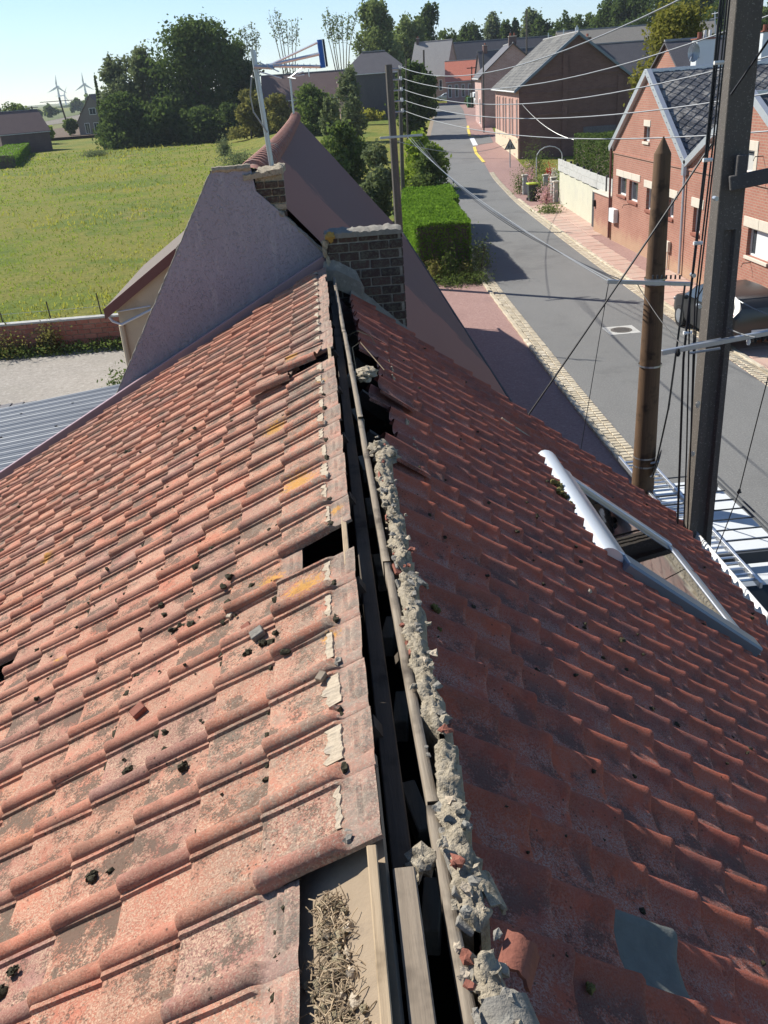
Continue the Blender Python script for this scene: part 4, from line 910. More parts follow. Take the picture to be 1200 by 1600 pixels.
for i in range(9):
    k = i/8; mb = MB(); p = at(418+76*k, 103+1*k, 10.1); mb.tube([p+Vector((0, -.10-.06*k, .02)), p+Vector((0, .10+.06*k, -.02))], .004, 4); mb.build('element', M['alu'], at1)
mb = MB(); mb.tube([at(398,104,10.2), at(393,120,10.18), at(391,150,10.18), at(396,175,10.2), at(418,207,10.22)], .009, 6); mb.build('cable', M['wireW'], at1, True)
for q in ((404,97,436,112),(405,112,440,122)): mb = MB(); mb.tube([at(q[0],q[1],10.2), at(q[2],q[3],10.1)], .006, 5); mb.build('element', M['alu'], at1)
at2 = thing('television_aerial', 'thin second aerial with a small rod fan at the far ridge end', 'aerial', tuple(at(460, 184, 30.5)))
mb = MB(); mb.tube([at(460, 188, 30.5), at(453, 120, 30.5)], .03, 8); mb.build('mast', M['steel'], at2)
for q in ((453,121,473,106),(455,120,474,112),(457,120,475,117),(450,121,462,123)): mb = MB(); mb.tube([at(q[0],q[1],30.5), at(q[2],q[3],30.3)], .017, 5); mb.build('element', M['alu'], at2)
mb = MB(); mb.tube([at(482,108,30.5), at(483,120,30.5)], .014, 5); mb.build('element', M['alu'], at2)
# ---------------- corrugated shed, yard wall, cream outbuilding
shed = thing('shed', 'low shed under a bright corrugated metal roof beside the grey gable', 'shed', (-6, 13, -7.6))
V = []; ysh = np.arange(10.05, 15.86, .0125); 
for y in ysh:
    h = .021*math.cos(2*math.pi*y/.092); V += [(-3.0, y, -4.49+h), (-10.5, y, -5.39+h)]
npmesh('roof', V, [(2*i+1, 2*i, 2*i+2, 2*i+3) for i in range(len(ysh)-1)], M['corr'], shed, True)
mb = MB(); mb.box(-10.3, -3.4, 15.55, 15.7, -7.6, -5.42); mb.box(-10.3, -10.15, 10.1, 15.5, -7.6, -5.45); mb.build('wall', M['brickW'], shed)
for i in range(40):
    x = -3.6-.9*(i % 8); y = 10.6+1.15*(i//8); mb = MB(); mb.tube([(x, y, -4.49-(-3.0-x)*.12+.01), (x, y, -4.49-(-3.0-x)*.12+.03)], .022, 6); mb.build('screw_cap', M['plasticD'], shed)
cp = thing('tiled_coping', 'short dark row of overlapping coping tiles behind the metal roof', 'coping', tuple(at(40, 640, 16.1)))
for i in range(12):
    p = at(110-19*i, 622+2.0*i, 16.15); mb = MB(); mb.bbox(-.30, .0, -.16, .16, -.10, -.02, .01, Matrix.Translation(p) @ Matrix.Rotation(-.1, 4, 'Y')); mb.build('coping_tile', M['slateD'], cp)
p0, p1 = at(112, 630, 16.2), at(-110, 656, 16.2); mb = MB(); mb.add([(p1.x,16.1,-7.6),(p0.x,16.1,-7.6),(p0.x,16.1,p0.z),(p1.x,16.1,p1.z),(p1.x,16.3,-7.6),(p0.x,16.3,-7.6),(p0.x,16.3,p0.z),(p1.x,16.3,p1.z)], [(0,1,2,3),(5,4,7,6),(3,2,6,7),(1,5,6,2),(4,0,3,7)]); mb.build('wall', M['brickBx'], cp)
gw = thing('garden_wall', 'low red wall of big bricks between the grey yard and the meadow', 'wall', (-11, 31.1, -7.6))
mb = MB(); mb.box(-20, -6.0, 31.05, 31.22, -7.7, -6.64); mb.build('core', M['brickW'], gw)
rows = 6; bh = .165
for r_ in range(rows):
    x = -16.0-(r_ % 2)*.2
    while x < -6.3:
        q = MB(); d = random.uniform(-.006, .006); q.bbox(x, x+.385, 31.015+d, 31.10, -7.60+r_*(bh), -7.60+r_*bh+bh-.022, .006); q.build('brick', M['brickS'], gw); x += .407
q = MB(); q.bbox(-20, -6.0, 30.98, 31.28, -6.63, -6.56, .012); q.build('coping', M['panelC'], gw)
for px, py in ((2,492),(74,475),(152,462)):
    b = at(px+6, py+26, 31.3); b.z = -6.6; tp = at(px-2, py-4, 31.35); q = MB(); q.tube([b, tp], .022, 6); q.build('fence_stake', M['woodPG'], gw)
for i, z in enumerate((-6.3,)): q = MB(); q.tube([(-20, 31.33, z), (-6.5, 31.33, z)], .006, 4); q.build('fence_wire', M['steel'], gw)
ob = thing('outbuilding', 'small cream rendered outbuilding with dark red verge board, half hidden by the grey gable', 'outbuilding', (-4, 22, -7.6))
e0 = at(163, 488, 22); e1 = at(262, 404, 22)
sl3 = (e1.z-e0.z)/(e1.x-e0.x); xr = e1.x+.2; zr = e0.z+sl3*(xr-e0.x)
mb = MB(); wx = e0.x+.28; mb.add([(wx,22.15,-7.6),(2*xr-wx,22.15,-7.6),(2*xr-wx,22.15,e0.z+.15),(xr,22.15,zr-.1),(wx,22.15,e0.z+.08),(wx,27.5,-7.6),(2*xr-wx,27.5,-7.6),(2*xr-wx,27.5,e0.z+.15),(xr,27.5,zr-.1),(wx,27.5,e0.z+.08)], [(0,1,2,3,4),(9,8,7,6,5),(5,0,4,9),(1,6,7,2)]); mb.build('wall', M['cream'], ob)
mb = MB()
for s in (1, -1):
    X = lambda x: x if s > 0 else 2*xr-x
    a = [(X(e0.x),22.0,e0.z),(X(e0.x),27.8,e0.z),(xr,27.8,zr),(xr,22.0,zr)]; A = a+[(x,y,z+.07) for x,y,z in a]; f = [(0,1,2,3),(7,6,5,4),(0,4,5,1),(1,5,6,2),(2,6,7,3),(3,7,4,0)]; mb.add(A, f if s > 0 else [tuple(reversed(q)) for q in f])
ro = mb.build('roof', simple('grey_brown_tiles', (.16,.135,.115), .9, var=.3, sc=9, bump=.4), ob)
mb = MB(); mb.add([(e0.x,21.96,e0.z-.17),(xr,21.96,zr-.17),(xr,21.96,zr+.08),(e0.x,21.96,e0.z+.08),(e0.x,22.02,e0.z-.17),(xr,22.02,zr-.17),(xr,22.02,zr+.08),(e0.x,22.02,e0.z+.08)], [(0,1,2,3),(5,4,7,6),(3,2,6,7),(0,4,5,1),(4,0,3,7)]); mb.build('verge_board', M['maroonP'], ob)
mb = MB(); mb.tube([at(168,492,22.0), at(176,502,22.0), at(190,507,22.0), at(240,482,22.05)], .035, 7); mb.build('downpipe', M['zinc'], ob, True)
mb = MB(); mb.tube([at(182,487,22.05), at(235,478,22.05)], .02, 6); mb.build('pipe', M['zinc'], ob, True)
mb = MB(); a, b = at(190,508,22.1), at(206,552,22.1); mb.tube([a, (a.x, a.y, -7.6)], .07, 8); mb.build('post', M['cream'], ob)
# =================================================================== HOUSES ON THE RIGHT OF THE STREET
hA = thing('brick_house', 'orange brick house with two steep gables on the street and diamond slate roof', 'house', (15, 34, -7.6))
FX = 13.6; MT = Matrix(((0, 1, 0, FX), (1, 0, 0, 0), (0, 0, 1, 0), (0, 0, 0, 1)))     # (u, w, h) -> (FX+w, u, h)
OUT = [(25.1,-7.7),(43.4,-7.7),(43.4,-3.50),(39.2,-.54),(34.55,-3.62)]
holes = [(41.38,42.55,-5.45,-4.68),(39.84,41.0,-5.55,-4.72),(38.0,38.75,-5.66,-4.80),(35.6,36.25,-5.65,-4.90),(38.75,39.45,-3.05,-2.48),(32.95,33.65,-5.85,-4.97)]
mb = MB(); holed_wall(mb, [(34.55,-7.7),(43.4,-7.7),(43.4,-3.50),(39.2,-.54),(34.55,-3.62)], holes[:5], MT)
holes2 = [(32.95,33.65,-5.85,-4.97),(27.55,29.1,-5.92,-5.06),(29.18,30.0,-3.47,-2.80)]
holed_wall(mb, [(25.1,-7.7),(34.55,-7.7),(34.55,-3.62),(29.7,-1.25),(25.1,-3.5)], holes2, MT)
wA = mb.build('wall', M['brickA'], hA)
for (a, b, c, d) in holes[:5]+holes2:
    mb = MB(); mb.box(FX+.16, FX+.19, a, b, c, d); pw = mb.build('window', M['glassD'], hA)
    mb = MB(); mb.box(FX+.12, FX+.16, a, a+.07, c, d); mb.box(FX+.12, FX+.16, b-.07, b, c, d); mb.box(FX+.12, FX+.16, a+.07, b-.07, c, c+.06); mb.box(FX+.12, FX+.16, a+.07, b-.07, d-.06, d); mb.build('frame', M['pvc'], pw)
    if (a, b) == (27.55, 29.1): mb = MB(); mb.box(FX+.145, FX+.158, a+.06, b-.35, c+.05, d-.05); mb.build('curtain', M['curtain'], pw)
    if (a, b) == (29.18, 30.0): mb = MB(); mb.box(FX+.145, FX+.158, a+.1, b-.1, c+.05, d-.1); mb.build('pane', M['panelC'], pw)
    mb = MB(); mb.bbox(FX-.06, FX+.14, a-.04, b+.04, c-.11, c-.005, .01); mb.build('sill', M['terra'] if c > -5.9 and d < -4 else M['stone'], pw)
for (a, b, c, d) in ((39.6,42.85,-4.68,-4.40),(37.8,39.1,-4.80,-4.52),(35.3,36.5,-4.90,-4.60),(38.7,39.5,-2.48,-2.24),(32.75,33.9,-4.97,-4.64),(27.3,29.45,-5.06,-4.74),(30.5,30.9,-5.3,-4.95)):
    n_ = max(1, round((b-a)/1.1)); L_ = (b-a)/n_
    for i in range(n_): mb = MB(); mb.bbox(FX-.025, FX+.10, a+i*L_, a+(i+1)*L_-.012, c+.004, d, .008); mb.build('lintel', M['stone'], hA)
mb = MB(); mb.bbox(FX-.02, FX+.1, 30.0, 30.22, -3.5, -2.55, .01); mb.bbox(FX-.02, FX+.1, 28.95, 29.17, -3.5, -2.55, .01); mb.bbox(FX-.025, FX+.1, 28.95, 30.22, -2.796, -2.5, .01); o = mb.build('window_surround', M['stone'], hA); 
for (a, b, z) in ((34.62,43.36,-3.72),(25.2,34.5,-3.72)): mb = MB(); mb.bbox(FX-.05, FX+.05, a, b, z-.05, z+.04, .01); mb.build('string_course', M['brickA'], hA)
def rake(a, b, wd=.22, name='bargeboard', m='zinc', x=FX):
    d = Vector((b[0]-a[0], b[1]-a[1])).normalized(); nrm = Vector((-d.y, d.x)); nrm = nrm if nrm.y > 0 else -nrm; mb = MB()
    P = [(a[0],a[1]-.03),(b[0],b[1]-.03),(b[0]+nrm.x*wd,b[1]+nrm.y*wd),(a[0]+nrm.x*wd,a[1]+nrm.y*wd)]
    mb.add([(x-.16,y,z) for y,z in P]+[(x+.02,y,z) for y,z in P], [(0,1,2,3),(7,6,5,4),(0,4,5,1),(1,5,6,2),(2,6,7,3),(3,7,4,0)]); o = mb.build(name, M[m], hA); return o
rake((43.62,-3.66),(39.2,-.54)); rake((39.2,-.54),(34.5,-3.66)); rake((34.5,-3.66),(29.7,-1.27)); rake((29.7,-1.27),(25.0,-3.6))
mb = MB(); mb.tube([(FX-.08, 34.55, -3.55), (FX-.08, 34.55, -3.95)], .14, 8); mb.build('hopper', M['zinc'], hA)
mb = MB(); mb.tube([(FX-.09, 34.55, -3.9), (FX-.09, 34.4, -7.5)], .05, 8); mb.build('downpipe', M['zinc'], hA, True)
mb = MB(); mb.tube([(FX-.09, 43.5, -3.6), (FX-.09, 43.42, -7.5)], .05, 8); mb.build('downpipe', M['maroonP'], hA, True)
# roof planes: slopes at each gable run back (+x)
XB = 24.5
def quadslab(pts, th, name, m, par):
    mb = MB(); A = [tuple(p) for p in pts]; nn = (Vector(A[1])-Vector(A[0])).cross(Vector(A[2])-Vector(A[1])).normalized(); nn = nn if nn.z > 0 else -nn
    mb.add(A+[(x+nn.x*th, y+nn.y*th, z+nn.z*th) for x, y, z in A], [(3,2,1,0),(4,5,6,7),(0,1,5,4),(1,2,6,5),(2,3,7,6),(3,0,4,7)]); return mb.build(name, m, par)
r1 = quadslab([(FX-.05,34.5,-3.66),(XB,34.5,-3.66),(XB,39.2,-.54),(FX-.05,39.2,-.54)], .05, 'roof', M['slateD'], hA)
quadslab([(FX-.05,39.2,-.54),(XB,39.2,-.54),(XB,43.7,-3.7),(FX-.05,43.7,-3.7)], .06, 'roof', M['slateD'], hA)
quadslab([(FX-.05,29.7,-1.27),(XB,29.7,-1.27),(XB,34.5,-3.66),(FX-.05,34.5,-3.66)], .06, 'roof', M['slateD'], hA)
quadslab([(FX-.05,24.9,-3.6),(XB,24.9,-3.6),(XB,29.7,-1.27),(FX-.05,29.7,-1.27)], .06, 'roof', M['slateD'], hA)
mb = MB(); mb.box(FX+.31, XB-.1, 43.1, 43.38, -7.6, -3.75); mb.build('wall', M['brickAx'], hA)
mb = MB(); mb.box(FX+.31, XB-.1, 25.1, 25.35, -7.6, -3.65); mb.build('wall', M['brickAx'], hA)
for y, z in ((39.2,-.54),(29.7,-1.27)): mb = MB(); mb.bbox(FX-.16, XB, y-.09, y+.09, z+.02, z+.17, .02); mb.build('ridge_cap', M['zinc'], hA)
# diamond slates on the slope that faces the lens
u_ = Vector((1, 0, 0)); v_ = Vector((0, 39.2-34.5, -.54+3.66)); SLN = v_.length; v_.normalize(); nn_ = u_.cross(v_)
dsz = .44; q = MB(); q.add([(-dsz*.52,0,.0),(0,-dsz*.50,.022),(dsz*.52,0,.0),(0,dsz*.46,-.012),(-dsz*.52,0,-.012),(0,-dsz*.50,.008),(dsz*.52,0,-.012)], [(0,1,2,3),(0,4,5,1),(1,5,6,2)]); dme = q.mesh('slate'); dme.materials.append(M['slate'])
BM = Matrix(((u_.x, v_.x, nn_.x, 0), (u_.y, v_.y, nn_.y, 0), (u_.z, v_.z, nn_.z, 0), (0, 0, 0, 1)))
sc_ = 0; extra = MB(); Bo = Vector((FX-.02, 34.5, -3.62))
rws = int(SLN/(dsz*.46))
for r_ in range(1, rws+1):
    for c in range(0, 26):
        x = (c+(.5 if r_ % 2 else 0))*dsz*.98+.05; s = r_*dsz*.46-.02
        if x > 10.6: continue
        P = Bo+u_*x+v_*s+nn_*(.075+random.uniform(0, .004)); mm = Matrix.Translation(P) @ BM @ Matrix.Rotation(random.gauss(0, .02), 4, 'Z')
        if sc_ < 299 and x < 7.3 and (x > -1):
            o = bpy.data.objects.new('slate', dme); link(o, r1); m2 = mm.copy(); m2.translation -= Vector(hA.location); o.matrix_local = m2; sc_ += 1
        else: extra.add([v.co[:] for v in dme.vertices], [tuple(p.vertices) for p in dme.polygons], mm)
o = extra.build('slates', M['slate'], r1); o['kind'] = 'stuff'
# meter box, bell post, lamp irons
mb = MB(); mb.bbox(FX-.22, FX-.01, 42.35, 43.1, -6.7, -6.1, .015); mb.build('meter_box', M['pvc'], hA)
mb = MB(); mb.bbox(FX-.14, FX-.02, 35.6, 35.95, -6.9, -6.5, .01); mb.box(FX-.08, FX-.04, 35.75, 35.79, -7.55, -6.9); mb.build('junction_box', M['stone'], hA)
for y, z in ((36.5,-3.6),(28.6,-2.9),(28.3,-3.5),(28.7,-6.1),(40.9,-5.72)): mb = MB(); mb.tube([(FX,y,z),(FX-.25,y,z),(FX-.3,y,z-.12)], .015, 5); mb.build('iron_hook', M['rubber'], hA)
# white chimneys and dark roofs behind
ch1 = gable_house('slate_house', 'dark slated house behind the twin gables with two white chimneys', 'house', (23.2, 50.0, -7.4), R(90), 9, 10.0, 5.2, 8.0, M['brickAx'], M['slateD'], .2, .1, (), None, ())
for px0, px1, pyt, yy in ((1090,1119,62,40.9),(1193,1222,50,40.9)):
    a, b = at(px0, pyt, yy), at(px1, pyt, yy); mb = MB(); mb.bbox(a.x, b.x, yy, yy+.6, -1.6, a.z, .02); mb.build('chimney', M['white'], hA)
    mb = MB(); mb.bbox(a.x-.05, b.x+.05, yy-.05, yy+.65, a.z, a.z+.05, .01); mb.build('chimney_cap', M['terra'], hA)
    for i in range(3): mb = MB(); x = a.x+(b.x-a.x)*(.25+.28*i); mb.tube([(x, yy+.3, a.z+.04), (x, yy+.3, a.z+(.34 if i else .28))], .09 if i == 0 else .06, 10); mb.build('chimney_pot', M['terra'] if i == 0 else M['pvc'], hA)
d = at(1082, 82, 40.4); mb = MB(); n = 14; V = [(d.x, d.y, d.z)]
for k in range(n): a = 2*math.pi*k/n; V.append((d.x+.20*math.cos(a), d.y-.14-.14*math.cos(a), d.z+.36*math.sin(a)))
mb.add(V, [(0, 1+k, 1+(k+1)%n) for k in range(n)]+[(0, 1+(k+1)%n, 1+k) for k in range(n)]); sd = mb.build('satellite_dish', M['steel'], hA)
mb = MB(); mb.tube([at(1078,96,40.2), at(1082,84,40.4), at(1092,90,40.9)], .03, 6); mb.build('dish_arm', M['steel'], sd)
mb = MB(); mb.tube([at(1118,100,41.2), at(1117,18,41.2)], .025, 6); mb.build('aerial_mast', M['steel'], hA)
for q in ((1112,22,1122,20),(1110,30,1124,27)): mb = MB(); mb.tube([at(q[0],q[1],41.2), at(q[2],q[3],41.0)], .012, 5); mb.build('aerial_rod', M['steel'], hA)
# cream garden wall, brick pier, gate, concrete panel fence, tall hedge
cw = thing('garden_wall', 'long off white rendered wall with grey concrete panels above, on the right pavement', 'wall', (14.1, 50, -7.6))
mb = MB(); mb.add([(14.05,47.5,-7.6),(14.65,57.2,-7.6),(14.65,57.2,-5.62),(14.05,47.5,-5.80),(14.30,47.5,-7.6),(14.90,57.2,-7.6),(14.90,57.2,-5.62),(14.30,47.5,-5.80)], [(1,0,3,2),(4,5,6,7),(3,7,6,2),(0,4,7,3),(5,1,2,6)]); mb.build('wall', M['wallW'], cw)
mb = MB(); mb.bbox(13.62, 13.92, 43.65, 46.3, -7.6, -5.75, .02); mb.build('pier', M['brickA'], cw)
mb = MB(); mb.bbox(13.55, 13.99, 43.6, 46.4, -5.75, -5.66, .02); mb.build('pier_cap', M['stone'], cw)
mb = MB(); mb.bbox(13.85, 13.92, 46.3, 47.45, -7.55, -5.8, .01); mb.build('gate', M['plasticD'], cw)
mb = MB(); mb.bbox(13.50, 13.62, 46.0, 46.2, -6.4, -6.1, .01); mb.build('letter_box', M['rubber'], cw)
for i in range(8):
    y0 = 43.8+i*1.68; x0 = 13.95+max(0, (y0-46))*.06; zt = -5.05+.055*i-(.25 if i in (0, 1) else 0)*0; 
    for r_ in range(2): mb = MB(); mb.bbox(x0+.02, x0+.07, y0+.06, y0+1.62, -5.70+r_*.34, -5.70+r_*.34+.33, .006); mb.build('panel', M['panelC'], cw)
    mb = MB(); mb.bbox(x0-.03, x0+.09, y0-.05, y0+.05, -5.75, -4.92, .008); mb.build('post', M['concD'], cw)
# large dark brick house at the bend
hb = gable_house('large_brick_house', 'large dark brick house with blank gable end, tall narrow windows and grey slate roof', 'house', (23.05, 90.8, -7.15), R(-4.2), 9.7, 17.2, 5.65, 9.35, M['brickB'], M['slateB'], .35, .14,
    [('-x', -7.4+2.38*i+.5*(i % 2), 3.1, .55, 3.3) for i in range(7)]+[('-x', -6.2, 1.0, .8, 1.2)], None, (), frame='brickB')
MTb = Matrix.Translation((23.05, 90.8, -7.15)) @ Matrix.Rotation(R(-4.2), 4, 'Z')
mb = MB(); mb.add([(-4.85,-8.66,-.3),(4.85,-8.66,-.3),(4.85,-8.66,5.62),(0,-8.66,9.2),(-4.85,-8.66,5.62)], [(0,1,2,3,4)], MTb); mb.build('gable_wall', M['brickBx'], hb)  # darker brick than the street front: the gable's shade put into the colour
for x in (-1.0, 3.6): mb = MB(); mb.bbox(x-.22, x+.22, -8.78, -8.64, -.3, 8.0 if x < 0 else 6.1, .01, MTb); mb.build('pilaster', M['brickBx'], hb)
for z, x0, x1 in ((5.1,-4.8,4.8),(3.4,-4.8,3.3),(6.3,-3.6,3.6)): mb = MB(); mb.bbox(x0, x1, -8.72, -8.655, z, z+.16, .01, MTb); mb.build('string_course', M['brickBx'], hb)
mb = MB(); mb.bbox(.6, 4.6, -8.74, -8.665, .3, 2.3, .01, MTb); mb.build('stone_patch', simple('flint_wall', (.15,.14,.15), .9, var=.6, sc=8, bump=.6), hb)
mb = MB(); mb.bbox(-4.95, -4.86, -8.5, 8.4, 1.55, 1.75, .01, MTb); mb.bbox(-4.93, -4.86, -8.5, 8.4, -.3, 1.54, .01, MTb); mb.build('plinth', M['cream'], hb)
for s in (-1, 1):
    mb = MB(); A = [(s*5.25,-8.98,5.28),(s*5.25,-8.80,5.28),(0,-8.80,9.30),(0,-8.98,9.30)]; A += [(x,y,z+.24) for x,y,z in A]; mb.add(A, [(0,1,5,4),(1,2,6,5),(2,3,7,6),(3,0,4,7),(4,5,6,7),(3,2,1,0)], MTb); mb.build('bargeboard', M['bluegrey'], hb)
mb = MB(); A = [(-2.9,2.2,7.15),(-2.6,2.2,7.4)]; mb.bbox(-.12, .12, -.1, .1, -.2, .55, .01, MTb @ Matrix.Translation((0, -8, 9.3))); mb.build('finial', M['zinc'], hb)
for y in (-8, -2.0, 6): mb = MB(); mb.tube([MTb @ Vector((0, y, 9.4)), MTb @ Vector((0, y, 10.0))], .05, 6); mb.build('vent_pipe', M['zinc'], hb)
# right-hand buildings behind
p = at(955, 110, 112); gable_house('slate_cottage', 'cottage with dark roof and small brick chimney behind the large brick house', 'house', (p.x+2.5, 112, -6.5), R(82), 9, 13, 4.5, 8.2, M['brickBx'], M['slateD'], .3, .12, (), None, ((0, 5.2, .5, .9, M['brickBx']),))
p = at(965, 60, 135); gable_house('barn', 'long barn with ribbed grey brown roof left of the yellow green tree', 'barn', (p.x+3, 137, -6), R(86), 12, 21, 6.0, 10.0, M['brickBx'], simple('ribbed_roof', (.24,.22,.19), .8, var=.35, sc=5, bump=.3), .3, .12)
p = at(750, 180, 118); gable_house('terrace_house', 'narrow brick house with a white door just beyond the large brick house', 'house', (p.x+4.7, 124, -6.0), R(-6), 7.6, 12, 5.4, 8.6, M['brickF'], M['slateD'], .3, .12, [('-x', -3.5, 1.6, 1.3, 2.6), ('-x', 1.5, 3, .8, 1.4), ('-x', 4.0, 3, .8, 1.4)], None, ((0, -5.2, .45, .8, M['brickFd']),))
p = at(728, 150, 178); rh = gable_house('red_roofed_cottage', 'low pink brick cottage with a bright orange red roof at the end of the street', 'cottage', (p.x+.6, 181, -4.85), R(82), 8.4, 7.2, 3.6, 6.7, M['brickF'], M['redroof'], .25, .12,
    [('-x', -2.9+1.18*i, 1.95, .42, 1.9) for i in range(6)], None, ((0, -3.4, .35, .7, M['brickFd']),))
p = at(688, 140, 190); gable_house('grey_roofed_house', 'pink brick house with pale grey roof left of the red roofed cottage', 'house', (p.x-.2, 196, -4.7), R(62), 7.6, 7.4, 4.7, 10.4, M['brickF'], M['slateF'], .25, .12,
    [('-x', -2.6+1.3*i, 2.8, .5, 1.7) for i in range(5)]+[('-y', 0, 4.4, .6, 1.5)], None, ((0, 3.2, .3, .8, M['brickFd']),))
p = at(765, 78, 215); gable_house('long_dark_barn', 'long dark slate roof running behind the red roofed cottage', 'barn', (p.x, 216, -4.5), R(90), 12, 27, 4.6, 10.2, M['brickFd'], M['slateD'], .3, .12)
p = at(790, 95, 165); gable_house('pink_ridge_house', 'house with a pinkish ridge between the dark barn and the large brick house', 'house', (p.x+1, 165, -4.8), R(90), 7, 11, 3.9, 7.6, M['brickFd'], M['slateD'], .25, .12, (), None, ((0, 4.4, .4, .9, M['brickBx']),))
p = at(590, 120, 150); gable_house('hipped_farmhouse', 'dark hipped roof farmhouse with blank grey wall among the trees left of the road', 'house', (p.x, 156, -7.3), R(88), 10, 10.0, 8.2, 11.0, M['slateD'], M['slateD'], .3, .12, (), None, (), hip=3.2)
p = at(480, 130, 168); gable_house('tiled_farm_range', 'low dark tiled farm range half hidden behind the bushes and aerial', 'house', (p.x, 172, -7.6), R(90), 9, 15, 5.5, 9.2, M['brickFd'], M['brownroof'], .3, .12, [('-x', 4, 3.2, .6, 1.2)])
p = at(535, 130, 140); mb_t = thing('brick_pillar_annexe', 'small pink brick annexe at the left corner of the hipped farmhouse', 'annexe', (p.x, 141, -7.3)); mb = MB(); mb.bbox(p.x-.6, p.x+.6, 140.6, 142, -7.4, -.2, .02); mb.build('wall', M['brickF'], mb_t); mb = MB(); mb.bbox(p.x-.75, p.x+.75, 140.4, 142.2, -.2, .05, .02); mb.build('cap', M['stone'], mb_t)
p = ong(34, 240); gable_house('brick_cottage', 'dark red brick cottage at the left edge of the meadow', 'cottage', (p.x-1.5, p.y+5, -7.6), R(-58), 9.5, 8.5, 3.3, 6.6, M['brickFd'], M['brownroof'], .25, .12, [('-y', -2, 1.6, 1.2, 1.4)])
p = ong(12, 232); cv = thing('conservatory', 'white framed conservatory in front of the dark brick cottage', 'conservatory', (p.x, p.y-2, -7.6)); mb = MB(); mb.box(p.x-4, p.x+3, p.y-3, p.y, -7.6, -5.6); mb.build('glazing', M['glassD'], cv)
for i in range(8): mb = MB(); x = p.x-4+i; mb.bbox(x-.1, x+.1, p.y-3.1, p.y-2.95, -7.6, -5.6, .02); mb.build('post', M['pvc'], cv)
mb = MB(); mb.add([(p.x-4.3,p.y-3.3,-5.6),(p.x+3.3,p.y-3.3,-5.6),(p.x+3.3,p.y,-4.9),(p.x-4.3,p.y,-4.9),(p.x-4.3,p.y-3.3,-5.5),(p.x+3.3,p.y-3.3,-5.5),(p.x+3.3,p.y,-4.8),(p.x-4.3,p.y,-4.8)], [(3,2,1,0),(4,5,6,7),(0,1,5,4),(1,2,6,5),(2,3,7,6),(3,0,4,7)]); mb.build('roof', M['pvc'], cv)
p = ong(152, 214); gh = gable_house('grey_gabled_house', 'grey house with steep gable at the left end of the dark trees', 'house', (p.x+1.2, p.y+5, -7.6), R(-14), 8.0, 10, 3.4, 8.6, simple('grey_brown_render', (.22,.19,.17), .9), M['brownroof'], .2, .1, [('-y', -1.9, 1.9, 1.0, 2.0), ('-y', .3, 1.9, 1.0, 2.0), ('-y', 0, 5.3, 1.4, 1.2)])
# =================================================================== VEGETATION
def quads(C, s, flat=0.0, aspect=.6, droop=0):
    n = len(C); a = rng.normal(size=(n, 3)); a[:, 2] *= (1-flat); a /= np.linalg.norm(a, axis=1)[:, None]; b = rng.normal(size=(n, 3)); b -= (b*a).sum(1)[:, None]*a; b /= np.linalg.norm(b, axis=1)[:, None]
    s = (np.full(n, s) if np.isscalar(s) else s)*rng.uniform(.6, 1.35, n); a *= s[:, None]; b *= (s*aspect)[:, None]
    V = np.stack([C-a, C-b*.9+a*.1, C+a, C+b*.9+a*.1], 1).reshape(-1, 3); return V, np.arange(4*n).reshape(-1, 4)
def crown_pts(blobs, n, shell=.55):
    wts = np.array([b[3]*b[4]*b[5] for b in blobs])**.67; wts /= wts.sum(); idx = rng.choice(len(blobs), n, p=wts); B = np.array(blobs)[idx]
    d = rng.normal(size=(n, 3)); d /= np.linalg.norm(d, axis=1)[:, None]; r = np.where(rng.random(n) < .8, rng.uniform(shell, 1.0, n), rng.random(n)); r *= 1+.16*rng.normal(size=n)
    return B[:, :3]+d*r[:, None]*B[:, 3:6]
def blobs_for(x, y, z0, z1, w, shape, nb_, seed):
    rs = np.random.default_rng(seed); H = z1-z0; out = []
    for i in range(nb_):
        t = (i+.5)/nb_ if shape != 'round' else rs.random()
        if shape == 'round': prof = math.sin(math.pi*min(1, max(.06, .12+t*.80)))**.6
        elif shape == 'cone': prof = (1-t)*.95+.08
        elif shape == 'column': prof = .9*math.sin(math.pi*min(.98, max(.1, t)))**.4
        elif shape == 'bush': prof = math.sqrt(max(.05, 1-(t*.95)**2))
        else: prof = .35+.65*math.sin(math.pi*t)
        a = rs.uniform(0, 2*math.pi); rr = (w/2)*prof*math.sqrt(rs.random())*.72; br = w*(.16+.11*rs.random())*max(.5, prof)
        if shape in ('cone', 'column'): br = w*.5*prof*(.7+.3*rs.random()); rr *= .25
        bz = max(br*.85, H*(.11+.05*rs.random())) if shape != 'column' else max(br*1.6, H*.12); out.append((x+rr*math.cos(a), y+rr*math.sin(a), min(z0+H*(.04+.94*t), z0+H-bz*.85), br, br, bz))
    return out
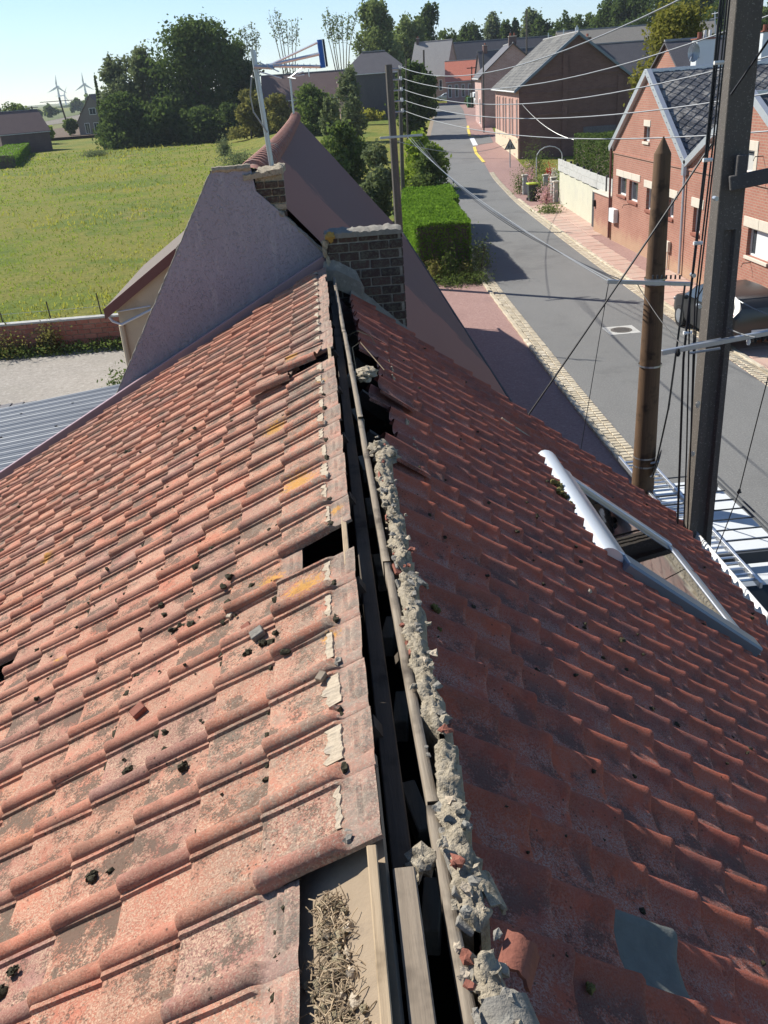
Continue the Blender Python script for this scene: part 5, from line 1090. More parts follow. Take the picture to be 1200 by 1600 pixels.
def tree(name, label, px, pyb, pyt, wpx, mat, shape='round', Y=None, dens_=1.0, leaf=3.1, trunk=.14, group=None, seed=None, z0f=None, nb_=None, base=None, cat=None):
    seed = seed or int(px*7+pyt*3); rs = random.Random(seed)
    if Y is None: g = ong(px, pyb)
    else: g = at(px, pyb, Y); g = Vector((g.x, Y, gz(g.x, Y)))
    if base is not None: g.z = base
    D = g.y*math.cos(PITCH)+.0; top = at(px, pyt, g.y).z; W = wpx/FPX*g.y*1.0; H = top-g.z
    t = thing(name, label, cat or ('bush' if shape == 'bush' else 'tree'), tuple(g), group); low = g.z+(H*(.0 if shape in ('bush', 'column', 'cone', 'low') else .10) if z0f is None else H*z0f)
    nb2 = int((nb_ or 26)*1.35) if shape in ('round','low','bush') else (26 if shape in ('round', 'low') else 14 if shape in ('bush',) else 12)
    bl = blobs_for(g.x, g.y, low, top, W, 'round' if shape == 'low' else shape, nb2, seed)
    hp = H/g.y*FPX; nL = int(min(16000, max(500, dens_*.62*wpx*.64*hp*.64*7/(leaf*leaf/9.6)*.6))); P = crown_pts(bl, nL); P = P[P[:, 2] > g.z+.02*H]
    V, Fq = quads(P, leaf*.64/FPX*g.y*1.25, 0, .7); npmesh('crown', V, Fq, M[mat], t, False)
    mb = MB(); top_t = g.z+H*.8; r0 = max(.05, min(.5, H*trunk*.16)); pts = [Vector((g.x, g.y, g.z-.2)), Vector((g.x+rs.uniform(-.02, .02)*H, g.y, g.z+H*.35)), Vector((g.x+rs.uniform(-.04, .04)*H, g.y, top_t))]
    mb.tube(pts, [r0, r0*.75, r0*.15], 7); tr = mb.build('trunk', M['bark'], t, True)
    for i in range(5):
        z = g.z+H*(.25+.1*i); a = rs.uniform(0, 6.28); l = W*.36; mb = MB(); mb.tube([Vector((g.x, g.y, z)), Vector((g.x+l*.6*math.cos(a), g.y+l*.6*math.sin(a), z+H*.08)), Vector((g.x+l*math.cos(a), g.y+l*math.sin(a), z+H*.17))], [r0*.4, r0*.25, r0*.06], 5); mb.build('limb', M['bark'], tr)
    return t
def bare_tree(label, px, pyb, pyt, wpx, mat, Y, leaf=2.2, n=700, group=None, stems=5):
    g = at(px, pyb, Y); g = Vector((g.x, Y, gz(g.x, Y))); top = at(px, pyt, Y).z; W = wpx/FPX*Y; H = top-g.z; t = thing('slender_tree', label, 'tree', tuple(g), group); rs = random.Random(int(px)); tr = MB(); C = []
    for s in range(stems):
        a = (s-(stems-1)/2)/max(1, stems-1)*W*.8+rs.uniform(-.05, .05)*W; hh = H*rs.uniform(.82, 1.0); pts = [Vector((g.x+a*.15, Y, g.z+H*.1)), Vector((g.x+a*.5, Y+rs.uniform(-1, 1), g.z+hh*.6)), Vector((g.x+a*rs.uniform(.7, 1.1), Y+rs.uniform(-2, 2), g.z+hh))]
        tr.tube(pts, [.13, .08, .02], 5)
        for i in range(16):
            k = .35+.62*i/16; b = pts[1].lerp(pts[2], (k-.35)/.65) if k > .5 else pts[0].lerp(pts[1], k); d = Vector((rs.uniform(-1, 1), rs.uniform(-1, 1), rs.uniform(.6, 1.6))).normalized(); l = H*.11*(1.15-k); e = b+d*l; tr.tube([b, e], [.035, .01], 3, False)
            for q in range(n//(stems*16)): C.append(b.lerp(e, rs.random())+Vector((rs.gauss(0, .3), rs.gauss(0, .3), rs.gauss(0, .3))))
    tr.build('trunk', M['bark'], t); V, Fq = quads(np.array([tuple(c) for c in C]), leaf/FPX*Y*.7, 0, .7); npmesh('crown', V, Fq, M[mat], t); return t
BG = 'trees along the far edge of the meadow'
tree('large_tree', 'largest tree at the meadow edge, tall dense dark green crown left of the aerial', 325, 216, 28, 138, 'lfDark', 'round', None, 1.35, 3.2, group=BG, z0f=.02, nb_=46)
tree('large_tree', 'dense dark tree behind the tall aerial mast, right of the largest tree', 385, 214, 62, 80, 'lfDark', 'round', 185, 1.2, 3.2, group=BG, z0f=.02, nb_=30)
tree('willow', 'soft grey green willow like tree just left of the largest tree', 247, 214, 72, 66, 'lfWillow', 'round', 182, 1.1, 2.8, group=BG, z0f=.05, nb_=26)
tree('broad_tree', 'rounded grey green tree between the spiky conifer and the willow like tree', 203, 214, 86, 66, 'lfWillow', 'round', 186, 1.1, 2.8, group=BG, z0f=.05, nb_=22)
tree('dark_bush', 'very dark spreading bush below the grey green trees beside the grey gabled house', 205, 222, 143, 96, 'lfDark', 'bush', 168, 1.3, 3.0, group=BG, nb_=26)
tree('dark_bush', 'dark leafy bush at the foot of the largest tree', 265, 220, 150, 80, 'lfDark', 'bush', 166, 1.3, 3.0, group=BG, nb_=20)
tree('dark_bush', 'dark undergrowth right below the largest tree', 325, 220, 165, 90, 'lfDark', 'bush', 164, 1.3, 3.0, group=BG, nb_=20)
tree('dark_bush', 'dark undergrowth between the largest tree and the aerial mast', 372, 218, 160, 70, 'lfDark', 'bush', 163, 1.3, 3.0, group=BG, nb_=18)
tree('cypress', 'thin dark conical cypress rising behind the grey gabled house', 157, 170, 116, 14, 'lfDark', 'cone', 195, 1.5, 2.4)
tree('conifer', 'spiky dark conifer tip above the rounded grey green tree', 186, 180, 82, 26, 'lfDark', 'cone', 200, 1.2, 2.4)
tree('ochre_shrub', 'pale ochre shrub at the meadow edge in front of the mast', 392, 206, 140, 66, 'lfOlive', 'bush', 150, 1.2, 3.0, nb_=18)
tree('ochre_shrub', 'ochre and green shrub just right of the aerial mast', 436, 206, 146, 52, 'lfOlive', 'bush', 146, 1.2, 3.0, nb_=16)
tree('broad_tree', 'mid green bushy tree above the peak of the brown ridge', 490, 200, 130, 70, 'lfMid', 'bush', 128, 1.0, 3.2, nb_=24)
tree('broad_tree', 'airy green tree in front of the hipped farmhouse', 551, 190, 103, 46, 'lfWillow', 'low', 112, .8, 2.8, nb_=16)
tree('fruit_tree', 'small dark bushy tree right of the brown ridge peak', 522, 236, 150, 40, 'lfWillow', 'low', 92, .7, 3.2, nb_=14)
tree('leafy_shrub', 'spreading shrub with large pale leaves behind the brown roof verge', 535, 246, 190, 84, 'lfMid', 'bush', 76, 1.1, 4.2, nb_=16)
tree('leafy_shrub', 'dull green upright shrub just left of the grey street pole', 592, 312, 208, 58, 'lfWillow', 'low', 55, 1.1, 4.0, nb_=18)
tree('lime_shrub', 'bright lime green shrub beside the road, beyond the clipped hedge', 662, 285, 204, 78, 'lfLime', 'bush', 68, 1.3, 3.8, nb_=22)
tree('dark_shrub', 'low dark shrub leaning over the road in front of the lime green shrub', 674, 288, 226, 66, 'lfMid', 'bush', 65, 1.1, 3.8, nb_=14)
tree('roadside_thicket', 'dark thicket of tall shrubs on the left side of the distant road', 648, 200, 98, 74, 'lfDark', 'low', 112, 1.4, 3.2, nb_=26)
tree('roadside_thicket', 'lower dark green thicket where the road fades into the distance', 662, 178, 128, 46, 'lfDark', 'bush', 140, 1.3, 3.0, nb_=14)
tree('straw_shrub', 'straw coloured grassy shrub behind the large leafed shrub', 541, 194, 178, 26, 'lfStraw', 'bush', None, 1.0, 3.0, nb_=6)
tree('straw_shrub', 'wide straw coloured clump in the rough grass right of the airy tree', 582, 188, 170, 48, 'lfStraw', 'bush', None, 1.0, 3.0, nb_=8)
tree('pollard', 'small round lime topped tree beside the brick cottage', 77, 226, 196, 21, 'lfLime', 'round', None, 1.6, 2.6, z0f=.35)
tree('pollard', 'small round dark tree next to the leaning utility pole', 115, 216, 185, 23, 'lfMid', 'round', None, 1.6, 2.6, z0f=.3)
tree('far_tree', 'tree cluster behind the brick cottage at the left edge', 28, 200, 160, 46, 'lfMid', 'round', 210, 1.3, 2.6, z0f=.05)
tree('far_tree', 'dark tree cut by the left edge of the view', -6, 200, 150, 30, 'lfDark', 'round', 215, 1.3, 2.6, z0f=.05)
tree('yellow_green_tree', 'big round yellow green tree behind the gap between the brick houses', 1052, 150, 2, 128, 'lfYG', 'round', 66, 1.6, 3.6, z0f=.03, nb_=44)
RG = 'backdrop trees beyond the street'
for i, (px, pyt, wp, m, shp, Y, lab) in enumerate(((590,2,66,'lfLight','low',185,'tall pale airy tree above the hipped farmhouse'),(640,22,62,'lfLight','low',205,'pale grey green tree left of the tuft topped tree'),(676,6,34,'lfDark','round',210,'tall dark tuft topped tree above the grey roofed house'),
        (612,50,60,'lfMid','round',215,'mid green tree between the pale trees'),(700,46,44,'lfMid','round',225,'green tree above the grey roof at the street end'),(736,36,44,'lfDark','round',235,'rounded dark tree above the long dark barn'),(772,22,30,'lfWillow','column',240,'grey poplar just right of the rounded dark tree'),
        (790,32,24,'lfDark','column',236,'narrow dark poplar behind the long dark barn'),(806,28,20,'lfDark','column',236,'second narrow dark poplar right of the grey poplar'),(830,14,34,'lfWillow','column',232,'grey green feathery tree above the slate roof'),(852,26,38,'lfDark','round',228,'dark tree over the ridge of the large brick house'),
        (884,18,46,'lfDark','round',222,'dark tree right of the ridge vent pipes'),(915,20,48,'lfMid','round',215,'green tree left of the ribbed barn roof'),(948,-6,60,'lfDark','round',205,'big dark tree above the left end of the ribbed barn'),(985,-14,64,'lfDark','round',200,'big dark tree above the middle of the ribbed barn'),
        (1030,-20,70,'lfDark','round',190,'dark tree behind the yellow green tree'),(1085,-24,76,'lfDark','round',180,'dark tree behind the white chimney'),(1130,-10,70,'lfDark','round',170,'dark tree left of the concrete pole top'),(1185,10,60,'lfMid','round',160,'mid green tree at the top right behind the concrete pole'),(1230,-10,70,'lfDark','round',170,'dark tree cut by the right edge'))):
    tree('backdrop_tree', lab, px, 118 if px < 900 else 90, pyt, wp*1.25, m, shp, Y, 1.25, 2.9, group=RG, z0f=.02, nb_=24 if shp != 'column' else 12)
tree('backdrop_tree', 'dark tree mass left of the concrete pole behind the slate house', 1160, 90, 30, 90, 'lfDark', 'round', 110, 1.2, 3.2, group=RG, nb_=26)
bare_tree('sparse slender tree with bare twigs above the aerial', 402, 200, 22, 44, 'lfWillow', 195, 2.2, 900, RG)
bare_tree('tallest thin leafed tree right of the large dark trees', 460, 190, 8, 56, 'lfWillow', 200, 2.2, 500, RG, 6)
bare_tree('fan of pale bare branches left of the tall pale airy tree', 540, 180, 8, 66, 'lfLight', 195, 2.2, 1100, RG, 7)
# far-off tree line on the left horizon
wd = thing('far_wood', 'hazy line of distant trees along the left horizon', 'wood', tuple(at(60, 175, 900)))
bl = []
for px, top, wp, Y in ((64,172,9,620),(73,170,7,640),(82,164,16,560),(95,172,8,800),(116,158,10,700),(124,154,16,700),(140,148,10,640),(134,158,24,760),(104,165,26,1500),(120,163,20,1400),(48,170,12,900),(40,172,14,900),(56,171,14,1100)):
    g = at(px, 178, Y); tp = at(px, top, Y).z; W = wp/FPX*Y; 
    for k in range(4): bl.append((g.x+rng.uniform(-.3, .3)*W, Y, -7.6+(tp+7.6)*(.3+.17*k), W*.35, W*.35, (tp+7.6)*.26))
V, Fq = quads(crown_pts(bl, 5200, .3), 1.1, 0, .8); npmesh('crown', V, Fq, M['lfMid'], wd)['kind'] = 'stuff'
# clipped hedge beside the road
def hedge(name, label, poly, z0, z1, mat, n, s, seed, topbright=None):
    g = Vector((poly[0][0], poly[0][1], z0)); t = thing(name, label, 'hedge', tuple(g)); mb = MB(); cx = sum(p[0] for p in poly)/len(poly); cy = sum(p[1] for p in poly)/len(poly)
    core = [(cx+(x-cx)*.93, cy+(y-cy)*.985) for x, y in poly]; mb.prism(core, z0, z1-.10); mb.build('branches', M['bark'], t)
    P = []; N = len(poly); per = [math.dist(poly[i], poly[(i+1)%N]) for i in range(N)]; sa = [p*(z1-z0) for p in per]; A = abs(sum(poly[i][0]*poly[(i+1)%N][1]-poly[(i+1)%N][0]*poly[i][1] for i in range(N)))/2; tot = sum(sa)+A*1.3
    for i in range(N):
        k = int(n*sa[i]/tot); tt = rng.random(k); a = np.array(poly[i]); b = np.array(poly[(i+1)%N]); xy = a+(b-a)*tt[:, None]+rng.normal(0, .035, (k, 2)); z = z0+(z1-z0)*rng.random(k); P.append(np.column_stack([xy, z]))
    k = int(n*A*1.3/tot); m0 = np.array(poly).min(0); m1 = np.array(poly).max(0); c = rng.uniform(m0, m1, (k*2, 2)); inside = np.ones(len(c), bool)
    ar = sum(poly[i][0]*poly[(i+1)%N][1]-poly[(i+1)%N][0]*poly[i][1] for i in range(N))
    for i in range(N):
        a = poly[i]; b = poly[(i+1)%N]; cr_ = (b[0]-a[0])*(c[:, 1]-a[1])-(b[1]-a[1])*(c[:, 0]-a[0]); inside &= (cr_*np.sign(ar) >= 0)
    c = c[inside]; zz = z1-.05+rng.normal(0, .035, len(c))+.05*np.sin(c[:, 0]*2.3)*np.sin(c[:, 1]*1.3); P.append(np.column_stack([c, zz])); P = np.concatenate(P)
    V, Fq = quads(P, s, 0, .55); npmesh('foliage', V, Fq, M[mat], t)['kind'] = 'stuff'; return t
hedge('clipped_hedge', 'thick bright green clipped hedge with a square end beside the road', [(3.78,37.7),(6.02,37.7),(6.35,44.0),(6.1,46.6),(4.0,46.6)], -7.6, -5.4, 'lfHedge', 36000, .055, 1)
hedge('clipped_hedge', 'farther narrower section of bright clipped hedge, behind the square ended one', [(4.2,46.8),(6.9,46.8),(7.3,52.5),(4.7,52.5)], -7.6, -5.5, 'lfHedge', 16000, .065, 2)
hedge('tall_hedge', 'tall dark clipped hedge behind the grey concrete panels', [(14.6,46.6),(17.2,46.6),(18.6,57.5),(15.6,57.5)], -7.6, -3.75, 'lfDark', 22000, .075, 3)
p = ong(8, 262); q_ = ong(38, 236)
hedge('clipped_hedge', 'bright topped clipped hedge in front of the cottage at the left edge', [(p.x-3,p.y-2),(p.x+2.2,p.y-2),(q_.x+1.2,q_.y+2),(q_.x-2,q_.y+2)], -7.6, -5.9, 'lfHedge', 9000, .12, 4)
# weeds, flowers, potted plants
def plant(name, label, c, r, h, mat, n, s, cat='plant', group=None, stems=True):
    t = thing(name, label, cat, tuple(c), group); C = np.column_stack([c[0]+rng.normal(0, r*.5, n), c[1]+rng.normal(0, r*.5, n), c[2]+np.abs(rng.normal(.45, .3, n))*h]); V, Fq = quads(C, s, 0, .5); npmesh('leaves', V, Fq, M[mat], t)
    mb = MB()
    for i in range(6): a = rng.uniform(0, 6.28); mb.tube([c, Vector(c)+Vector((r*.5*math.cos(a), r*.5*math.sin(a), h*.8))], [.02, .008], 4, False)
    mb.build('stems', M['bark'], t); return t
for i, (x, y, r, h, m, lab) in enumerate(((4.4,37.0,.4,.9,'lfOlive','pale weed clump at the left foot of the square hedge end'),(5.0,36.9,.4,1.1,'lfMid','green weed clump below the middle of the square hedge end'),(5.6,36.8,.35,.7,'lfOlive','yellowing weeds below the square hedge end'),
        (6.3,37.2,.5,1.5,'lfLight','tall leafy weed at the right corner of the square hedge end by the kerb'),(5.9,36.2,.7,.5,'lfMid','low green weeds spreading onto the red gravel'),(4.9,36.2,.7,.4,'lfMid','grass tuft along the edge of the red gravel yard'),(6.7,39.4,.45,1.0,'lfMid','weed leaning over the kerb beside the hedge'))):
    plant('weeds', lab, Vector((x, y, -7.6)), r, h, m, 700, .05)
for i, (px, py, dy, r, h, m, lab) in enumerate(((812,285,0,.55,1.5,'lfMid','round clipped bush in front of the garden by the large brick house'),(828,276,0,.5,1.4,'lfPink','pink flowering shrub behind the clipped round bush'),(840,286,0,.5,1.2,'lfMid','green plant between the pink shrub and the arch'),
        (842,296,0,.6,1.2,'lfMid','leafy plant behind the dustbin'),(853,300,0,.5,1.1,'lfPink','pink flowers right of the dustbin'),(858,278,0,.35,1.5,'lfRed','bright red flowers above the garden pillars'),(864,282,0,.4,1.4,'lfWhite','white flowers beside the red ones'),
        (866,288,0,.5,1.0,'lfMid','green plant at the foot of the cream wall'),(850,262,4,.8,2.3,'lfMid','climbing plant under the garden arch'),(868,262,5,.8,1.6,'lfMid','dark clipped shrub behind the garden arch'),(858,315,0,.7,.5,'lfLight','low pale green ground plant on the pavement edge'))):
    g = ong(px, py+18); plant('garden_plant', lab, Vector((g.x, g.y+dy, g.z)), r, h, m, 800, .055, 'plant', 'garden plants beside the cream wall')
ar = thing('garden_arch', 'thin pale metal arch in the garden by the large brick house', 'arch', tuple(ong(838, 300)))
g = ong(838, 290); mb = MB(); pts = [g+Vector((0,0,0)), g+Vector((0,0,1.8))]+[g+Vector((.9-.9*math.cos(a), 0, 1.8+.7*math.sin(a))) for a in np.linspace(.3, 2.85, 7)]+[g+Vector((1.8,0,1.8)), g+Vector((1.8,0,0))]; mb.tube(pts, .035, 6); mb.build('hoop', M['pvc'], ar)
for i, (px, py) in enumerate(((820,300),(852,300),(864,305),(868,312))):
    g = ong(px, py+4); pl = thing('garden_pillar', ('short stone pillar left of the dustbin', 'stone pillar behind the pink flowers', 'stone pillar between the pink flowers and cream wall', 'grey pillar touching the end of the cream wall')[i], 'pillar', tuple(g)); mb = MB(); mb.bbox(g.x-.14, g.x+.14, g.y-.14, g.y+.14, g.z, g.z+1.15, .02); mb.build('shaft', M['panelC'], pl); mb = MB(); mb.bbox(g.x-.19, g.x+.19, g.y-.19, g.y+.19, g.z+1.15, g.z+1.25, .02); mb.build('cap', M['stone'], pl)
bn = thing('wheelie_bin', 'dark wheeled dustbin with a yellow green lid on the far pavement', 'dustbin', tuple(ong(832, 314)))
g = ong(832, 314); mb = MB(); mb.add([(g.x-.24,g.y-.26,g.z+.04),(g.x+.24,g.y-.26,g.z+.04),(g.x+.24,g.y+.26,g.z+.04),(g.x-.24,g.y+.26,g.z+.04),(g.x-.32,g.y-.34,g.z+1.0),(g.x+.32,g.y-.34,g.z+1.0),(g.x+.32,g.y+.34,g.z+1.0),(g.x-.32,g.y+.34,g.z+1.0)], [(3,2,1,0),(4,5,6,7),(0,1,5,4),(1,2,6,5),(2,3,7,6),(3,0,4,7)]); mb.build('body', M['plasticD'], bn)
mb = MB(); mb.bbox(g.x-.35, g.x+.35, g.y-.37, g.y+.36, g.z+1.0, g.z+1.09, .03); mb.build('lid', M['limelid'], bn)
for s in (-1, 1): mb = MB(); mb.tube([g+Vector((s*.26,.3,.1)), g+Vector((s*.31,.3,.1))], .1, 12); mb.build('wheel', M['rubber'], bn)
g = ong(735, 168); b2 = thing('green_bin', 'small dark green bin by the clipped bush at the end of the street', 'dustbin', tuple(g)); mb = MB(); mb.bbox(g.x-.5, g.x+.5, g.y-.5, g.y+.5, g.z, g.z+1.4, .08); mb.build('body', simple('green_plastic', (.04,.12,.06), .5), b2); mb = MB(); mb.bbox(g.x-.55, g.x+.55, g.y-.55, g.y+.55, g.z+1.4, g.z+1.52, .04); mb.build('lid', simple('green_plastic_lid', (.06,.2,.1), .5), b2)
tree('clipped_bush', 'round clipped bush beside the green bin at the end of the street', 730, 165, 150, 13, 'lfMid', 'bush', ong(730,165).y, 2, 2.6, nb_=8)
# meadow grass and weeds: uncountable
N = 22000
yy = 31.6+(rng.random(N)**1.9)*135; xx = np.empty(N); lim = np.minimum(1.8, .07*yy-1); xx = -yy*.43-6+rng.random(N)*(yy*.43+6+lim); keep = ~((yy < 33) & (xx > -8)) & ~((xx > -3.8) & (yy < 34)); xx = xx[keep]; yy = yy[keep]; nn2 = len(xx)
patch = np.array([noise.noise(Vector((x*.09, y*.09, 2))) for x, y in zip(xx, yy)]); hgt = (.04+.07*rng.random(nn2))*(1+1.3*np.clip(patch, 0, 1))*(.7+yy/100); a = rng.uniform(0, math.pi, nn2); wdt = (.010+.0006*yy)
V = np.empty((nn2, 4, 3)); dx = np.cos(a)*wdt; dy = np.sin(a)*wdt; lean = rng.normal(0, .35, (nn2, 2))*hgt[:, None]
V[:, 0] = np.column_stack([xx-dx, yy-dy, np.full(nn2, -7.62)]); V[:, 1] = np.column_stack([xx+dx, yy+dy, np.full(nn2, -7.62)]); V[:, 2] = np.column_stack([xx+dx*.3+lean[:, 0], yy+dy*.3+lean[:, 1], -7.6+hgt]); V[:, 3] = np.column_stack([xx-dx*.5+lean[:, 0], yy-dy*.5+lean[:, 1], -7.6+hgt*.9])
straw = (patch+rng.normal(0, .08, nn2)) > .14
for sel, m in ((~straw, 'lfGrass'), (straw, 'lfStraw')):
    Vv = V[sel].reshape(-1, 3); o = npmesh('meadow_grass', Vv, np.arange(len(Vv)).reshape(-1, 4), M[m], None, False, 'stuff')
def ranks(name, x0, x1, y0, y1, n, h, mat, s):
    C = np.column_stack([rng.uniform(x0, x1, n), rng.uniform(y0, y1, n), -7.6+rng.random(n)**1.5*h]); V, Fq = quads(C, s, 0, .5); npmesh(name, V, Fq, M[mat], None, False, 'stuff')
ranks('wall_foot_weeds', -16, -6.5, 30.2, 31.0, 3500, .35, 'lfMid', .06)
ranks('roadside_grass', 5.0, 7.0, 46, 56, 4000, .25, 'lfHedge', .06)
ranks('roadside_grass', 7.4, 10.2, 66, 84, 4000, .3, 'lfHedge', .08)
for i, (px, py, w_, lab) in enumerate(((10,495,1.3,'rambling yellow green plant against the left of the garden wall'),(75,490,.7,'small climber on the middle of the garden wall'))):
    p = at(px, py+30, 30.8); plant('wall_climber', lab, Vector((p.x, 30.8, -7.6)), w_*.6, .9, 'lfOlive', 700, .05)
p = at(192, 575, 24); plant('euphorbia', 'small dark spiky plant in the yard beside the grey gable', Vector((p.x, 24, -7.6)), .55, 1.0, 'lfDark', 1100, .06)
p = at(140, 240, 95)
for i, (px, py, w_, h_, lab) in enumerate(((372,248,3.2,1.5,'low dull green bramble patch behind the grey gable top'),(352,232,1.4,2.0,'thin upright weed in the meadow behind the grey gable'),(150,232,3.0,.8,'dark weed patch in the far meadow'))):
    g = ong(px, py+12); plant('bramble', lab, g, w_*.6, h_, 'lfWillow', 1600, .11)
# =================================================================== POLES, WIRES
cpx, cpy = 4.13, 9.37
cp_ = thing('concrete_pole', 'thick weathered concrete utility pole with a recessed dark face, right of the wooden pole', 'utility pole', (cpx, cpy, -7.6))
PM = Matrix.Translation((cpx, cpy, 0)) @ Matrix.Rotation(R(-3), 4, 'Z')
def taper(mb, x0, x1, y0, y1, za, zb, MT):
    f = lambda z: 1-.045*(z+4.9)*.9
    a, b = f(za), f(zb); mb.add([(x0*a,y0*a,za),(x1*a,y0*a,za),(x1*a,y1*a,za),(x0*a,y1*a,za),(x0*b,y0*b,zb),(x1*b,y0*b,zb),(x1*b,y1*b,zb),(x0*b,y1*b,zb)], [(3,2,1,0),(4,5,6,7),(0,1,5,4),(1,2,6,5),(2,3,7,6),(3,0,4,7)], MT)
# one I-shaped shaft: plan outline extruded with taper, webs open below, solid above
def shaft(za, zb, outl):
    mb = MB(); f = lambda z: 1-.012*(z+4.9); n = len(outl); st = 12; V = []
    for i in range(st+1):
        z = za+(zb-za)*i/st; s = f(z); V += [(x*s, y*s, z) for x, y in outl]
    mb.add(V, [(i*n+k, i*n+(k+1)%n, (i+1)*n+(k+1)%n, (i+1)*n+k) for i in range(st) for k in range(n)]+[tuple(reversed(range(n))), tuple(range(st*n, st*n+n))], PM); return mb
I_ = [(-.135,-.12),(-.05,-.12),(-.03,-.06),(.055,-.06),(.075,-.12),(.135,-.12),(.135,.12),(-.135,.12)]
B_ = [(-.135,-.112),(-.127,-.12),(.127,-.12),(.135,-.112),(.135,.112),(.127,.12),(-.127,.12),(-.135,.112)]
shaft(-7.7, -1.62, I_).build('shaft', M['conc'], cp_); shaft(-1.62, 2.6, B_).build('shaft', M['conc'], cp_)
mb = MB(); mb.add([], []); 
for z in (-3.15, -2.1): pass
for px, py in ((1088,630),(1080,707)):
    p = at(px, py, 9.29); mb = MB(); mb.lump((p.x, 9.245, p.z), (.030, .012, .038), py, 9, 6, .3); mb.build('sunlit_hole_patch', M['stone'], cp_)  # pale lumps stand in for sunlight caught at the pole's holes
for px, py in ((1118,310),(1092,478),(1083,430)): p = at(px, py, 9.19); mb = MB(); mb.tube([p+Vector((0,-.03,0)), p+Vector((0,.04,0))], .022, 10); mb.build('bolt', M['steel'], cp_)
for i, (a, b, c, d) in enumerate(((1137,0,1078,470),(1142,0,1086,470),(1132,0,1072,520),(1146,0,1090,470))):
    mb = MB(); P0 = at(a, b-60, 9.19); P1 = at((a+c)/2-1, (b+d)/2, 9.17+.01*i); P2 = at(c, d, 9.17); P3 = at(c-14-3*i, 700, 9.17); P4 = at(c-24-2*i, 830, 9.19); mb.tube([P0, P1, P2, at(c-2-i, 560, 9.15), at(c-5-2*i, 700, 9.17), at(c-10-2*i, 835, 9.19)], .0085 if i != 2 else .013, 6); mb.build('cable', M['cable'], cp_)
for py in (98, 250, 380, 520): a = at(1132-py*.115, py, 9.17); mb = MB(); mb.tube([a+Vector((-.03,0,0)), a+Vector((.06,0,.0))], .02, 6); mb.build('cable_clip', M['pvc'], cp_)
mb = MB(); a, b = at(1140, 287, 9.19), at(1260, 262, 9.07); mb.bbox(0, (b-a).length, -.03, .03, -.07, .07, .008, Matrix.Translation(a) @ (b-a).to_track_quat('X', 'Z').to_matrix().to_4x4()); mb.build('bracket_arm', M['concD'], cp_)
mb = MB(); a = at(1157, 262, 9.19); mb.bbox(a.x-.05, a.x+.05, 9.15, 9.23, a.z-.11, a.z+.12, .008); mb.build('bracket_plate', M['concD'], cp_)
ca, cb = at(1034, 551, 9.02), at(1290, 503, 8.9)
mb = MB(); mb.bbox(0, (cb-ca).length, -.025, .025, -.025, .025, .004, Matrix.Translation(ca) @ (cb-ca).to_track_quat('X', 'Z').to_matrix().to_4x4()); mb.build('crossarm', M['steel'], cp_)
mb = MB(); a = at(1078, 541, 9.17); mb.tube([a+Vector((-.02,-.05,.03)), a+Vector((.3,-.07,.07))], .014, 6); mb.tube([a+Vector((-.02,-.05,-.06)), a+Vector((.3,-.07,-.03))], .014, 6); o = mb.build('pole_band', M['steel'], cp_); o['kind'] = 'stuff'
for px, py in ((1170,530),(1180,527),(1193,524),(1060,548)):
    p = at(px, py, 8.97); mb = MB(); mb.tube([p+Vector((0,0,.02)), p+Vector((0,0,-.03)), p+Vector((0,0,-.06))], [.012,.026,.014], 8); mb.build('insulator', M['pvc'] if px == 1170 else M['rubber'], cp_, True)
wpx_, wpy = 4.33, 11.8
wp = thing('wooden_pole', 'brown wooden utility pole with pointed top standing at our far verge', 'utility pole', (wpx_, wpy, -7.6))
tp = at(1037, 213, wpy); 
bx_ = .3665*wpy; f = lambda z: Vector((bx_+(tp.x-bx_)*((z+7.6)/(tp.z+7.6))*0+(tp.x-bx_)*max(0, (z+5.2)/(tp.z+5.2)), wpy, z))
zs = [-7.7, -6.5, -5.0, -3.6, -2.2, tp.z-.20]; mb = MB(); mb.tube([f(z) for z in zs]+[f(tp.z-.185), f(tp.z)], [.172, .166, .155, .139, .120, .105, .098, .006], 14); mb.build('shaft', M['woodP'], wp, True, .5)
for py in (443, 436, 570, 712, 725):
    z = at(1010, py, wpy).z; mb = MB(); c = f(z); mb.tube([c+Vector((0,0,-.012)), c+Vector((0,0,.012))], .142 if py < 500 else .158, 16, False); mb.build('strap', M['steel'], wp)
ka, kb = at(949, 440, 11.6), at(1082, 444, 11.6)
mb = MB(); mb.bbox(0, (kb-ka).length, -.022, .022, -.025, .025, .004, Matrix.Translation(ka) @ (kb-ka).to_track_quat('X', 'Z').to_matrix().to_4x4()); mb.build('crossarm', M['steel'], wp)
for i in range(7): p = at(1020+7*i, 436, 11.6); mb = MB(); mb.tube([p, p+Vector((0,0,.05))], .012, 6); mb.build('insulator', M['plasticD'], wp)
dc = at(1029, 722, 11.63); mb = MB(); n = 16; V = [(dc.x+.03, dc.y+.05, dc.z)]
for k in range(n): a = 2*math.pi*k/n; V.append((dc.x-.035+.06*math.cos(a)+.05*math.sin(a), dc.y-.05+.16*math.cos(a), dc.z+.20*math.sin(a)))
mb.add(V, [(0, 1+k, 1+(k+1)%n) for k in range(n)]+[(0, 1+(k+1)%n, 1+k) for k in range(n)]); dsh = mb.build('dish', M['pvc'], wp, True)
mb = MB(); mb.tube([dc, at(1012, 724, 11.68)], .018, 6); mb.tube([dc+Vector((-.02,0,-.15)), at(1016, 745, 11.58)], .01, 5); mb.build('dish_arm', M['steel'], dsh)
